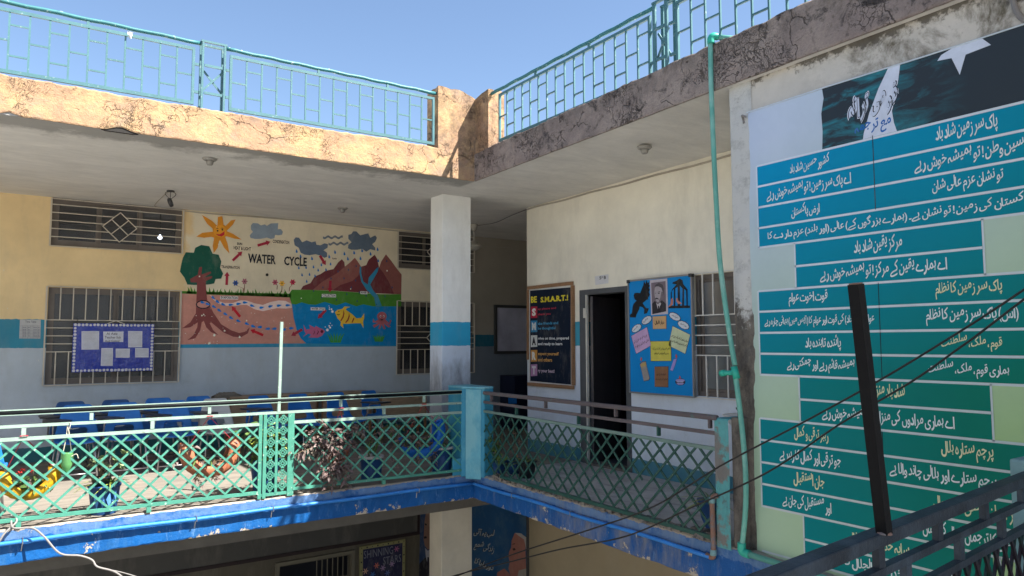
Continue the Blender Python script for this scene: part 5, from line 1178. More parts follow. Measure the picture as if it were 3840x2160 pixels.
# ================================================================ CHAIRS
def make_chair(label, shell_mat, arm=True, arm_mat='black_tablet'):
    t = thing('tablet_chair', label, 'chair', (0, 0, 0), 'tablet arm chairs in the upper corridor')
    prof = [(-.245, .42, .225), (-.225, .446, .238), (-.10, .437, .245), (.03, .430, .242), (.12, .447, .235), (.165, .50, .228), (.185, .57, .216), (.21, .65, .20), (.235, .72, .184), (.255, .79, .168), (.266, .832, .155), (.272, .852, .13)]
    mb = MB(); rows = []
    for y, z, hw in prof:
        r_ = []
        for j in range(9):
            u = -1+2*j/8; cv = .028*u*u
            r_.append(Vector((hw*u, y-(cv if z > .5 else 0), z+(cv if z <= .5 else 0))))
        rows.append(r_)
    mb.grid(rows); keep = []
    for k, f in enumerate(mb.f):
        i, j = divmod(k, 8)
        if i == 5 and 2 <= j <= 5: continue
        keep.append(f)
    mb.f = keep
    o = obj('seat_shell', mb, shell_mat, t, smooth=True)
    m = o.modifiers.new('thick', 'SOLIDIFY'); m.thickness = .012; m = o.modifiers.new('smooth', 'SUBSURF'); m.levels = 1; m.render_levels = 1
    for sx in (-1, 1):
        obj('leg', MB().tube([(sx*.17, -.17, .43), (sx*.20, -.215, .20), (sx*.215, -.24, .008)], .011, 8), M['steel'], t, smooth=True)
        obj('leg', MB().tube([(sx*.17, .11, .43), (sx*.20, .17, .20), (sx*.215, .215, .008)], .011, 8), M['steel'], t, smooth=True)
        obj('side_bar', MB().tube([(sx*.213, -.235, .05), (sx*.213, .21, .05)], .009, 6), M['steel'], t, smooth=True)
    for y, z in ((-.232, .07), (.20, .07), (-.17, .42), (.11, .42)):
        obj('cross_bar', MB().tube([(-.20, y, z), (.20, y, z)], .009, 6), M['steel'], t, smooth=True)
    if arm:
        obj('arm_tube', MB().tube(bez([(-.18, .10, .42), (-.245, .06, .44), (-.25, .0, .56), (-.25, -.04, .66), (-.25, -.22, .68)], 5), .010, 8), M['steel'], t, smooth=True)
        obj('writing_tablet', MB().prism([(-.36, .06), (-.22, .06), (-.12, -.10), (-.06, -.22), (-.08, -.32), (-.30, -.32), (-.36, -.24)], .688, .708), M[arm_mat], t, bevel=.004)
    return t
def place(t, x, y, deg=0): t.location = (x, y, 0); t.rotation_euler = (0, 0, math.radians(deg)); return t
proto = {}
def chair(x, y, deg, mat, label, arm=True, am='black_tablet'):
    key = (mat, arm, am)
    if key not in proto:
        t = make_chair(label, M[mat], arm, am); proto[key] = t
    else:
        t = copy_tree(proto[key]); t['label'] = label
    return place(t, x, y, deg)
def cx_of(u, v, y): return U(u, v, 1, y).x
fy, by = 2.50, 3.12
chair(cx_of(289, 1520, fy+.26), fy, -2, 'chair_blue', 'dull blue tablet chair in the front row, farthest from the ornate railing panel')
chair(cx_of(470, 1510, fy+.26), fy+.02, 3, 'chair_blue', 'blue tablet chair with paint specks on its top edge, second from the row end', True)
chair(cx_of(648, 1502, fy+.26), fy+.02, -3, 'chair_blue', 'brighter blue front row tablet chair between a blue chair and the grey chair')
chair(cx_of(810, 1497, fy+.26), fy+.05, 0, 'chair_grey', 'only grey plastic tablet chair, in the front row near the folded cloth')
chair(cx_of(268, 1506, by+.26), by, 2, 'chair_navy', 'navy back row chair directly behind the dull blue end chair')
chair(cx_of(432, 1497, by+.26), by, -2, 'chair_navy', 'navy back row chair behind the paint specked blue chair')
chair(cx_of(594, 1492, by+.26), by, 0, 'chair_blue', 'back row blue chair half hidden behind the brighter blue front chair', True)
chair(cx_of(746, 1480, by+.26), by+.05, 0, 'chair_blue', 'back row royal blue chair beside the folded cloth, behind the grey chair', False)
chair(cx_of(982, 1485, 3.0), 2.75, 12, 'chair_blue', 'blue tablet chair behind the tall pale upright bar of the railing')
chair(cx_of(1133, 1475, 3.0), 2.75, 16, 'chair_blue', 'blue chair without tablet, above the ornate railing panel end', False)
chair(cx_of(1277, 1469, 3.0), 2.78, 18, 'chair_blue', 'blue chair without tablet, above the purple trailing plant', False)
chair(cx_of(1410, 1462, 3.0), 2.85, 22, 'chair_blue', 'blue tablet chair nearest the white corridor post')
chair(-4.985, .62, 178, 'chair_bright', 'sunlit bright blue chair at the far end of the balcony, close to the railing', False)
# desks along the back wall
for i, (u0, u1, lab) in enumerate(((860, 1190, 'tan wooden desk with a bundle of cloth on top, behind the chairs'), (1205, 1395, 'tan wooden desk between two others, behind the blue chairs'), (1425, 1600, 'low wooden desk with dark top, nearest the corridor post'))):
    a, b = U(u0, 1480, 1, 3.72).x, U(u1, 1480, 1, 3.72).x
    t = thing('wooden_desk', lab, 'desk', ((a+b)/2, 3.85, 0), 'wooden desks along the corridor wall')
    top = .80 if i < 2 else .74
    obj('desk_top', MB().box(a, b, 3.68, 4.05, top-.025, top), M['wood'], t, bevel=.004)
    obj('front_panel', MB().box(a+.03, b-.03, 3.70, 3.715, .35, top-.026), M['wood'], t)
    for x in (a+.03, b-.03):
        for y in (3.72, 4.0): rod('leg', (x, y, 0), (x, y, top-.026), .035, .035, M['frame_wood'], t)
    rod('stretcher', (a+.03, 3.86, .15), (b-.03, 3.86, .15), .03, .04, M['frame_wood'], t)
# cloth bundle
mb = MB(); rg = random.Random(21); c0 = U(850, 1484, 1, 3.8)
for k in range(4):
    w_ = .20-.03*k; rows = []
    for i in range(9):
        rows.append([c0+Vector((-w_+2*w_*j/12+rg.uniform(-.01, .01), (i-4)*.028, .0+.014*k+.012*abs(math.sin(j*1.3+k+i*.6))+rg.uniform(0, .006)-.035*(abs(i-4)/4)**2)) for j in range(13)])
    mb.grid(rows)
o = obj('folded_cloth', mb, M['cloth'], smooth=True); m = o.modifiers.new('thick', 'SOLIDIFY'); m.thickness = .008
tag(o, 'crumpled dusty cloth bundle lying on the tan desk behind the grey chair', 'cloth')
# wash basin behind the right end pillar
t = thing('wash_basin', 'white wash basin just visible beside the flaking teal end pillar', 'basin', (1.45, -2.98, .8))
obj('bowl', MB().lathe([(.06, -.16), (.12, -.12), (.19, -.04), (.22, .0), (.225, .01), (.19, .0), (.12, -.08), (.03, -.11)], (1.38, -2.98, .86), 20), M['white'], t, smooth=True)
obj('column_foot', MB().lathe([(.09, -.86), (.07, -.6), (.06, -.2), (.07, -.12)], (1.42, -2.98, .86), 14), M['white'], t, smooth=True)

# ================================================================ CEILING FITTINGS
def holder(u, v, lab, z=H):
    p = U(u, v, 2, z); t = thing('lamp_holder', lab, 'lamp holder', tuple(p), 'round ceiling lamp holders')
    obj('rose', MB().lathe([(.075, 0), (.078, -.012), (.06, -.028)], p, 18), M['alu_white'], t, smooth=True)
    obj('socket', MB().lathe([(.045, -.028), (.036, -.06), (.028, -.075), (.024, -.075)], p, 14), M['alu_white'], t, smooth=True)
M['alu_white'] = worn('greyed_white_bakelite', (.30, .29, .27), rough=.5)
holder(787, 594, 'empty round lamp holder on the ceiling nearest the sunlit tan parapet')
holder(1285, 779, 'small white lamp holder on the ceiling above the painted mountains')
holder(2417, 550, 'round lamp holder on the ceiling over the classroom doorway', H+.004)
p = U(640, 715, 2, H)
t = thing('hanging_lamp', 'dark metal lamp hanging askew from the ceiling by its wires', 'lamp', tuple(p))
obj('ceiling_rose', MB().lathe([(.05, 0), (.05, -.012), (.02, -.02)], p, 14), M['black_frame'], t, smooth=True)
for dx in (-.03, 0, .03): obj('wire', MB().tube(bez([p, p+Vector((dx*2.2, 0, -.04)), p+Vector((dx, .01, -.09)), p+Vector((.0, 0, -.11))], 5), .004, 5), M['cable_black'], t)
q = p+Vector((0, 0, -.16)); mm = MB().lathe([(.045, .028), (.06, .02), (.062, -.015), (.045, -.025)], (0, 0, 0), 16); rm = Matrix.Rotation(math.radians(70), 3, 'Y') @ Matrix.Rotation(.3, 3, 'X')
mm.v = [rm @ v+q for v in mm.v]; obj('lamp_body', mm, M['black_frame'], t, smooth=True)
# ceiling fan behind the post
p = Vector((U(1778, 850, 1, 2.9).x, 2.9, H)); t = thing('ceiling_fan', 'dusty ceiling fan half hidden behind the corridor post', 'fan', tuple(p))
fw = worn('dusty_cream_fan_paint', (.42, .40, .35), rough=.5)
obj('canopy', MB().lathe([(.02, -.12), (.05, -.09), (.065, -.02), (.065, 0)], p, 16), fw, t, smooth=True)
obj('down_rod', MB().tube([p, p+Vector((0, 0, -.34))], .014, 8), fw, t, smooth=True)
obj('motor', MB().lathe([(.02, -.46), (.06, -.45), (.11, -.42), (.135, -.395), (.135, -.37), (.10, -.35), (.05, -.33), (.045, -.29), (.02, -.28)], p, 22), fw, t, smooth=True)
for k in range(3):
    a_ = math.radians(-24+120*k); d = Vector((math.cos(a_), math.sin(a_), 0)); s_ = Vector((-d.y, d.x, .15)); c = p+Vector((0, 0, -.39))
    obj('blade', MB().poly([c+d*.13-s_*.04, c+d*.62-s_*.065, c+d*.64+s_*.06, c+d*.13+s_*.04]), fw, t)
# wires and conduit along the walls
cond = worn('painted_conduit', (.42, .38, .31), rough=.6)
pts = [Vector((x, BY-.012, H-.022-.012*math.sin(x*1.7)*(1 if x > -2.7 else 0))) for x in [-2.70+.25*i for i in range(20)]]
tag(obj('cable_conduit', MB().tube(pts, .010, 6), cond), 'thin painted cable running along the top edge of the mural wall', 'cable')
pts = [Vector((RX-.012, 1.14-.25*i, H-.03+.006*math.sin(i*1.3))) for i in range(21)]
tag(obj('cable_conduit', MB().tube(pts, .012, 6), cond), 'painted conduit running along the ceiling edge of the cream right wall', 'cable')
a = p+Vector((.05, 0, -.02)); b = Vector((RX-.02, 1.12, H-.03))
tag(obj('fan_wire', MB().tube(bez([a, a*.6+b*.4+Vector((0, 0, -.05)), a*.3+b*.7+Vector((0, 0, -.02)), b], 6), .006, 6), M['cable_grey']), 'loose wire from the ceiling fan to the cream wall corner', 'wire')
a = U(830, 735, 2, H); 
tag(obj('ceiling_wire', MB().tube(bez([U(640, 715, 2, H)+Vector((0, 0, -.006)), U(618, 728, 2, H)+Vector((0, 0, -.008)), U(580, 768, 2, H)+Vector((0, 0, -.008)), Vector((-3.02, BY-.01, H-.01))], 6), .005, 5), cond), 'thin wire tacked to the ceiling from the hanging lamp to the wall', 'wire')
# ================================================================ PIPES ON THE SLAB EDGE
t = thing('blue_conduit', 'long blue painted conduit clipped along the blue slab edge round the corner', 'pipe', (0, 0, -.1))
n = 40; pts = [Vector((-9+8.96*i/n, -.042, -.108+.004*math.sin(i*.9))) for i in range(n+1)]
obj('pipe', MB().tube(pts, .0185, 10), M['blue_pipe'], t, smooth=True)
obj('pipe', MB().tube([(-.042, -.042, -.108), (-.036, -.10, -.112)]+[(-.034, -.10-3.62*i/20, -.112-.006*math.sin(i*.7)) for i in range(1, 21)], .0175, 10), M['blue_pipe'], t, smooth=True)
for x in (-6.3, -4.6, -3.19, -2.45, -.78): obj('clip', MB().tube([(x, -.005, -.085), (x, -.064, -.085), (x, -.066, -.130), (x, -.003, -.14)], .004, 5).tube([(x, -.004, -.13), (x-.008, -.004, -.20)], .005, 5), M['steel'], t)
for y in (-.9, -1.95, -2.9): obj('clip', MB().tube([(-.005, y, -.09), (-.056, y, -.09), (-.056, y, -.134), (-.003, y, -.145)], .004, 5), M['steel'], t)
t = thing('riser_pipe', 'rusty grey pipe bending up from the slab edge to the flaking teal pillar', 'pipe', (-.03, -3.74, -.1))
u0 = U(2655, 2082, 0, -.03); 
obj('pipe', MB().tube(bez([(-.028, -3.68, -.112), (-.03, -3.735, -.118), (-.032, -3.755, -.09), (-.032, -3.755, .0), (-.034, -3.755, .30), (-.034, -3.757, .345), (-.03, -3.775, .37), (-.015, -3.80, .375)], 6), .021, 12), M['rust_pipe'], t, smooth=True)
for z in (-.075, .335): obj('coupling', MB().tube([(-.033, -3.755, z-.022), (-.033, -3.755, z+.022)], .026, 12), M['near_pillar'], t, smooth=True)
# green water pipe beside the banner
GX = -.02
def G(u, v, x=GX): return U(u, v, 0, x)
t = thing('green_pipe', 'mint green water pipe running from the roof down past the banner edge', 'pipe', tuple(G(2790, 1700)))
pts = bez([G(2664, 150), G(2667, 330), G(2676, 560), G(2686, 760), G(2698, 960), G(2718, 1130), G(2742, 1290), G(2756, 1370)], 6)
obj('pipe', MB().tube(pts, .0205, 12), M['green_pipe'], t, smooth=True)
pts = bez([G(2758, 1410), G(2770, 1500), G(2786, 1640), G(2796, 1780), G(2796, 1900), G(2788, 2000), G(2782, 2052)], 6)
obj('pipe', MB().tube(pts, .0205, 12), M['green_pipe'], t, smooth=True)
obj('tee', MB().tube([G(2752, 1375), G(2763, 1420)], .027, 12).tube([G(2757, 1398), G(2722, 1398), G(2716, 1398)], .020, 12).tube([G(2719, 1398), G(2703, 1400)], .026, 12), M['green_fitting'], t, smooth=True)
pe = G(2666, 142); pr_ = Vector((.28, pe.y-.20, pe.z-.02))
obj('elbow', MB().tube(bez([pe+Vector((0, .0, -.05)), pe+Vector((0, 0, -.01)), pe+Vector((.012, -.012, .012)), pe+Vector((.05, -.03, .01))], 5), .030, 12), M['green_fitting'], t, smooth=True)
obj('pipe', MB().tube([pe+Vector((.03, -.02, .008)), pr_], .022, 12), M['green_pipe'], t, smooth=True)
pf = G(2782, 2060)
obj('elbow', MB().tube(bez([pf+Vector((0, 0, .05)), pf, pf+Vector((.0, -.015, -.02)), pf+Vector((0, -.07, -.022))], 5), .032, 12), M['green_fitting'], t, smooth=True)
obj('pipe', MB().tube([pf+Vector((0, -.05, -.022)), (GX+.01, -5.2, -.045), (GX+.02, -6.15, -.035)], .023, 12), M['green_pipe'], t, smooth=True)
obj('wire_tie', MB().tube([G(2768, 1540), G(2762, 1530), G(2771, 1528), G(2775, 1538)], .008, 6), M['cable_black'], t)
tag(obj('wall_pipe', MB().tube(bez([(WX-.02, -5.95, 4.2), (WX-.02, -5.98, 3.9), (WX-.02, -6.02, 3.55), (WX-.02, -6.08, 3.44)], 6), .017, 8), M['cable_grey']), 'grey pipe coming over the stained wall above the dark flag corner', 'pipe')

# ================================================================ HANGING CABLES
def cable(name, lab, pts, r, mat, cat='cable', group=None):
    o = obj(name, MB().tube(bez(pts, 8), r, 8), mat, smooth=True); tag(o, lab, cat, group); return o
def W_(u, v, x): return U(u, v, 0, x)
cable('overhead_cable', 'upper of two black cables sagging across the banner and right balcony', [U(3990, 980, 0, -.45), U(3840, 1086, 0, -.45), U(3600, 1243, 0, -.47), U(3300, 1425, 0, -.5), U(3000, 1590, 0, -.53), U(2700, 1748, 0, -.58), U(2450, 1900, 0, -.62), U(2200, 1990, 0, -.66), U(1920, 2080, 0, -.7), U(1700, 2165, 0, -.74), U(1500, 2240, 0, -.8)], .0062, M['cable_black'])
cable('overhead_cable', 'lower of two black cables, kinked once in front of the banner', [U(3990, 1010, 0, -.42), U(3840, 1122, 0, -.42), U(3660, 1260, 0, -.43), U(3590, 1310, 0, -.43), U(3420, 1430, 0, -.45), U(3150, 1590, 0, -.48), U(2880, 1770, 0, -.5), U(2600, 1900, 0, -.55), U(2350, 2010, 0, -.6), U(2100, 2060, 0, -.64), U(1920, 2105, 0, -.68), U(1700, 2160, 0, -.72), U(1500, 2230, 0, -.8)], .0062, M['cable_black'])
yq = -.10
cable('white_cable', 'grey white cable looped round the foot of the left lattice railing and trailing away', [U(-40, 2110, 1, yq), U(10, 2010, 1, yq), U(62, 1956, 1, -.03), U(45, 1930, 1, .03), U(42, 1950, 1, .0), U(52, 1980, 1, yq), U(120, 1980, 1, yq), U(165, 2012, 1, -.16), U(225, 2075, 1, -.2), U(300, 2084, 1, -.22), U(345, 2100, 1, -.22), U(365, 2125, 1, -.24), U(425, 2142, 1, -.26), U(462, 2168, 1, -.28), U(480, 2200, 1, -.3)], .0085, M['cable_grey'])
cable('white_cable', 'thin end of grey white cable splitting off below the blue slab', [U(418, 2138, 1, -.26), U(470, 2150, 1, -.27), U(540, 2172, 1, -.3), U(600, 2195, 1, -.3)], .005, M['cable_grey'])

# ================================================================ PLANTS
def leaf_mesh(name, L, Wd, fold, droop, mat):
    mb = MB(); ws = (0.05, .62, 1.0, .78, .42, 0.03); n = len(ws)
    for i, w_ in enumerate(ws):
        t_ = i/(n-1); y = L*t_; z = -droop*L*t_*t_
        mb.v += [Vector((-Wd*w_/2, y, z+fold*Wd*w_)), Vector((0, y, z)), Vector((Wd*w_/2, y, z+fold*Wd*w_))]
    for i in range(n-1):
        for j in range(2): mb.f.append((i*3+j, i*3+j+1, i*3+j+4, i*3+j+3))
    me = bpy.data.meshes.new(name); me.from_pydata([tuple(v*1.3) for v in mb.v], [], mb.f); me.materials.append(mat)
    for p in me.polygons: p.use_smooth = True
    return me
LM = {k: leaf_mesh('leaf', *a, M[m]) for k, (a, m) in {
    'purple': ((.054, .030, .22, .35), 'leaf_purple'), 'purple2': ((.054, .031, .2, .25), 'leaf_purple2'), 'purple3': ((.062, .030, .25, .5), 'leaf_purple'),
    'jade': ((.052, .030, .12, .1), 'leaf_jade'), 'green': ((.06, .026, .2, .4), 'leaf_green'), 'croton': ((.105, .034, .2, .45), 'leaf_croton'), 'croton2': ((.09, .03, .2, .6), 'leaf_green'),
    'blade': ((.21, .014, .3, .75), 'leaf_croton'), 'blade2': ((.17, .013, .3, .4), 'leaf_green'), 'dry': ((.05, .018, .3, .8), 'leaf_dry'), 'round': ((.055, .042, .1, .3), 'leaf_green'), 'petal': ((.016, .010, .2, .3), 'flower_red')}.items()}
def leaf(par, kind, p, d, roll=0.0, s=1.0):
    d = Vector(d).normalized(); o = bpy.data.objects.new('petal' if kind == 'petal' else 'leaf', LM[kind]); COL.objects.link(o); o.parent = par
    up = Vector((0, 0, 1)); a = d.cross(up)
    a = Vector((1, 0, 0)) if a.length < .05 else a.normalized()
    u = a.cross(d); m = Matrix((a, d, u)).transposed() @ Matrix.Rotation(roll, 3, 'Y')
    m = (m*s).to_4x4(); m.translation = Vector(p)-base_of(par); o.matrix_local = m; return o
def sprig(par, rg, base, tip, kinds, n, s=1.0, stems=None, spread=.8, whorl=False):
    base, tip = Vector(base), Vector(tip); ax_ = (tip-base).normalized()
    if stems is not None: stems.append((base, tip))
    for i in range(n):
        t_ = (.25+.75*i/max(1, n-1)) if not whorl else rg.uniform(.8, 1.0)
        p = base.lerp(tip, t_); r_ = Vector((rg.gauss(0, 1), rg.gauss(0, 1), rg.gauss(0, .5))); r_ = (r_-ax_*r_.dot(ax_)).normalized()
        leaf(par, rg.choice(kinds), p, ax_*(1-spread)+r_*spread, rg.uniform(-.6, .6), s*rg.uniform(.7, 1.2))
def stems_obj(par, st, r=.003, mat='stem'):
    mb = MB()
    for a, b in st:
        m_ = (a+b)/2+Vector((.008, .004, .01)); mb.tube([a, m_, b], r, 5)
    o = obj('stems', mb, M[mat], par); o['kind'] = 'stuff'; return o
def clump(par, kinds, rg, c, rx, ry, rz, n, s=1.0, hang=0.3, face=(0, -.5, 0), shape=1.0):
    for i in range(n):
        while True:
            q = Vector((rg.uniform(-1, 1), rg.uniform(-1, 1), rg.uniform(-1, 1)))
            if q.length <= 1: break
        q = q.normalized()*(.55+.45*rg.random()) if rg.random() < .75 else q
        wz = 1-(shape-1)*q.z*.5 if shape != 1 else 1
        p = Vector(c)+Vector((q.x*rx*(1 if shape == 1 else (1+.35*q.z)), q.y*ry, q.z*rz))
        d = Vector((q.x, q.y, q.z*.5))+Vector(face)+Vector((rg.uniform(-1.3, 1.3), rg.uniform(-.7, .5), rg.uniform(-.6, .5)-hang))
        leaf(par, rg.choice(kinds), p, d, rg.uniform(-.9, .9), s*rg.uniform(.7, 1.25))
def core(par, rg, c, rx, ry, rz, n, mat, s=1.0, src='purple', hang=.4, face=(0, -.4, 0)):
    """the inner leaves that cannot be told apart, as one mesh"""
    me0 = LM[src]; vs0 = [v.co.copy() for v in me0.vertices]; fs0 = [tuple(p.vertices) for p in me0.polygons]; mb = MB()
    for i in range(n):
        q = Vector((rg.gauss(0, .42), rg.gauss(0, .42), rg.gauss(0, .42))); p = Vector(c)+Vector((q.x*rx, q.y*ry, q.z*rz))
        d = (q+Vector(face)+Vector((rg.uniform(-1.3, 1.3), rg.uniform(-.7, .6), rg.uniform(-.7, .5)-hang))).normalized()
        a = d.cross(Vector((0, 0, 1))); a = Vector((1, 0, 0)) if a.length < .05 else a.normalized(); u = a.cross(d)
        m = Matrix((a, d, u)).transposed() @ Matrix.Rotation(rg.uniform(-1, 1), 3, 'Y'); k = s*rg.uniform(.6, 1.1)
        mb.add([m @ (v*k)+p for v in vs0], fs0)
    o = obj('inner_foliage', mb, M[mat], par); o['kind'] = 'stuff'; return o
# --- tyre planters hung behind the lattice
def tyre(label, mat, uL, uR, vTop, uB, vB, y, ra=.62, gr=(200, 345), arms=None):
    bl = U(uB, vB, 1, y-.05); L = U(uL, vB-60, 1, y).x; R_ = U(uR, vB-60, 1, y).x
    Rr = (R_-L)/2; cx_ = (R_+L)/2; cz = bl.z+Rr
    t = thing('tyre_planter', label, 'hanging planter', (cx_, y, bl.z), 'boat shaped tyre planters hung behind the railing')
    rows = []; a0, a1 = gr; n = 30; wt = .085; tr = Rr*.30; rm_ = Rr-tr
    for i in range(n+1):
        th = math.radians(a0+(a1-a0)*i/n); row_ = []; e = min(1, (min(i, n-i)+1.2)/4)
        for j in range(11):
            ph = math.radians(-118+236*j/10); tread = .004*(1 if (i % 2) and 3 <= j <= 7 else 0)
            r_ = rm_+(tr-tread)*math.cos(ph)*1.0; yy = wt*math.sin(ph)*(0.45+.55*e)
            row_.append(Vector((cx_+r_*math.cos(th), y+yy, cz+r_*math.sin(th))))
        rows.append(row_)
    o = obj('tyre', MB().grid(rows), mat, t, smooth=True); m = o.modifiers.new('thick', 'SOLIDIFY'); m.thickness = .010
    zr = cz-Rr*.42; prof = []
    obj('soil', MB().prism([(cx_+Rr*.72*math.cos(k*math.pi/8), y+.055*math.sin(k*math.pi/8)) for k in range(16)], zr-.03, zr), M['soil'], t)
    ends = [Vector((cx_+rm_*math.cos(math.radians(a)), y, cz+rm_*math.sin(math.radians(a)))) for a in gr]
    return t, Vector((cx_, y, zr)), Rr, ends
def strings(t, ends, top, mat='rope_red'):
    for e in ends: obj('string', MB().tube([e, top+Vector((0, .0, .0))], .0035, 5), M[mat], t)
    obj('knot', MB().tube([top+Vector((-.03, -.02, .004)), top+Vector((0, -.024, .008)), top+Vector((.03, -.02, .004))], .005, 5), M[mat], t)
rg = random.Random(31)
t, c, Rr, ends = tyre('yellow painted tyre planter with red flowers, hung by red strings on the railing', M['tyre_yellow'], -22, 232, 0, 118, 1880, .13, gr=(172, 372))
strings(t, ends, U(90, 1636, 1, .0))
pl = thing('flowering_plant', 'dark round leaved plant with red flower heads in the yellow tyre planter', 'plant', tuple(c)); st = []
clump(pl, ['round', 'green', 'purple3'], rg, c+Vector((0, 0, .02)), Rr*.66, .07, .06, 48, 1.0, .1); core(pl, rg, c+Vector((0, 0, .0)), Rr*.7, .07, .06, 60, 'leaf_green', .8)
for k, (u, v) in enumerate(((85, 1765), (125, 1765), (8, 1752), (70, 1775))):
    f = U(u, v, 1, .12); st.append((c+Vector((f.x-c.x, 0, 0))*.6, f))
    for i in range(12): leaf(pl, 'petal', f+Vector((rg.uniform(-.016, .016), rg.uniform(-.014, .014), rg.uniform(-.008, .012))), (rg.uniform(-1, 1), rg.uniform(-1, .4), rg.uniform(-.2, 1)), rg.uniform(-1, 1), rg.uniform(.8, 1.3))
sprig(pl, rg, c+Vector((.08, 0, 0)), c+Vector((.14, -.02, .05)), ['croton', 'green'], 8, .7); stems_obj(pl, st, .003)
# terracotta
t, c, Rr, ends = tyre('terracotta painted tyre planter with dry trailing leaves, hung by red strings', M['tyre_terra'], 668, 902, 0, 785, 1797, .13, gr=(165, 385))
strings(t, ends, U(786, 1562, 1, .0))
pl = thing('trailing_plant', 'dry brown and grey green trailing plant in the terracotta tyre planter', 'plant', tuple(c)); st = []
clump(pl, ['green', 'purple2', 'dry', 'purple2', 'blade2'], rg, c+Vector((0, 0, .015)), Rr*.75, .06, .045, 62, .85, .15)
clump(pl, ['purple', 'purple2', 'dry'], rg, U(700, 1680, 1, .08), .085, .04, .05, 30, .85, .5)
clump(pl, ['purple', 'purple3'], rg, U(865, 1655, 1, .12), .05, .03, .05, 20, .85, .5)
for (u, v, u2, v2) in ((735, 1770, 730, 1830), (745, 1775, 745, 1815), (800, 1780, 815, 1800), (690, 1700, 645, 1735)):
    sprig(pl, rg, U(u, v, 1, .06), U(u2, v2, 1, .04), ['purple', 'purple3'], 6, .8, st)
stems_obj(pl, st, .0025)
# blue tyre
t, c, Rr, ends = tyre('blue painted tyre planter hung near the teal pedestal', M['tyre_blue'], 1490, 1668, 0, 1560, 1726, .22, gr=(190, 388))
strings(t, ends, U(1588, 1517, 1, .0))
pl = thing('trailing_plant', 'striped trailing plant spilling from the blue tyre planter beside the pedestal', 'plant', tuple(c)); st = []
clump(pl, ['purple2', 'purple2', 'purple', 'green'], rg, U(1545, 1650, 1, .13), .22, .06, .09, 110, .78, .25); core(pl, rg, U(1545, 1650, 1, .14), .22, .06, .08, 120, 'leaf_purple', .7)
clump(pl, ['purple2', 'green'], rg, U(1470, 1610, 1, .12), .15, .05, .055, 50, .78, .2); core(pl, rg, U(1470, 1612, 1, .13), .15, .05, .06, 70, 'leaf_purple2', .7)
for (u, v, u2, v2) in ((1560, 1690, 1580, 1740), (1620, 1640, 1625, 1760), (1475, 1650, 1472, 1752), (1530, 1560, 1545, 1588), (1420, 1610, 1400, 1650), (1640, 1680, 1612, 1770)):
    sprig(pl, rg, U(u, v, 1, .08), U(u2, v2, 1, .06), ['purple2', 'purple3', 'purple2'], 8, 1.0, st)
f = U(1576, 1592, 1, .12); st.append((c, f))
for i in range(9): leaf(pl, 'petal', f+Vector((rg.uniform(-.014, .014), 0, rg.uniform(-.012, .012))), (rg.uniform(-1, 1), -.6, rg.uniform(-.4, 1)), 0, 1.1)
stems_obj(pl, st, .0025)
# purple mass
pl = thing('purple_trailing_plant', 'dense purple grey trailing plant cascading over the railing beside the ornate panel', 'plant', tuple(U(1240, 1700, 1, -.02))); st = []
clump(pl, ['purple', 'purple', 'purple3', 'purple2'], rg, U(1228, 1668, 1, .0), .31, .10, .175, 104, .78, .15, (0, -.6, 0))
clump(pl, ['purple', 'purple', 'purple3'], rg, U(1256, 1762, 1, .0), .18, .09, .14, 74, .8, .25, (0, -.6, 0))
clump(pl, ['purple2', 'purple'], rg, U(1175, 1640, 1, .0), .15, .08, .10, 44, .78, .0, (-.3, -.6, .2))
clump(pl, ['purple', 'purple3', 'purple2'], rg, U(1335, 1610, 1, .03), .13, .06, .07, 36, .78, .1)
core(pl, rg, U(1230, 1670, 1, .03), .34, .11, .19, 480, 'leaf_purple', .75); core(pl, rg, U(1258, 1765, 1, .03), .19, .09, .15, 260, 'leaf_purple', .75)
core(pl, rg, U(1340, 1612, 1, .05), .16, .06, .08, 90, 'leaf_purple', .7)
for (u, v, u2, v2) in ((1170, 1680, 1105, 1705), (1250, 1800, 1225, 1835), (1290, 1790, 1300, 1832), (1200, 1600, 1215, 1580)):
    sprig(pl, rg, U(u, v, 1, -.03), U(u2, v2, 1, -.05), ['purple2', 'purple3'], 8, 1.1, st)
stems_obj(pl, st, .003)
t = thing('hanging_pot', 'small pot hung by red strings and swallowed by the purple trailing plant', 'hanging planter', tuple(U(1265, 1700, 1, .16)))
q = U(1262, 1715, 1, .18); obj('pot', MB().lathe([(.07, -.08), (.10, -.06), (.14, .06), (.145, .07), (.12, .06)], q, 18), M['tyre_terra'], t, smooth=True)
strings(t, [q+Vector((-.13, 0, .06)), q+Vector((.13, 0, .06))], U(1277, 1532, 1, .0))
# green cut bottle planter
q0 = U(252, 1700, 1, .03)
t = thing('bottle_planter', 'green cut plastic bottle hung by white strings from the left railing', 'hanging planter', tuple(q0))
s_ = (U(277, 1730, 1, .03).x-U(228, 1730, 1, .03).x)/2; zt = U(252, 1698, 1, .03).z; zb = U(252, 1775, 1, .03).z
obj('bottle', MB().lathe([(.012, zb-q0.z), (.02, zb-q0.z+.015), (s_*.7, zb-q0.z+.05), (s_*1.0, zb-q0.z+.085), (s_*.95, 0), (s_*.98, zt-q0.z), (s_*.9, zt-q0.z-.004)], q0, 18), M['bottle_green'], t, smooth=True)
tp_ = U(254, 1590, 1, .0)
for dx in (-s_*.7, s_*.7): obj('string', MB().tube([Vector((q0.x+dx, q0.y, zt-.01)), Vector((q0.x+dx*.4, .01, (zt+tp_.z)/2)), tp_], .004, 5), M['rope_white'], t)
obj('string', MB().tube(bez([Vector((q0.x+.03, -.01, zt-.03)), Vector((q0.x+.07, -.02, zt-.01)), Vector((q0.x+.085, -.02, zt-.05))], 4), .003, 5).tube(bez([tp_, tp_+Vector((.02, -.02, .01)), tp_+Vector((.015, -.02, -.04))], 4), .003, 5), M['rope_white'], t)
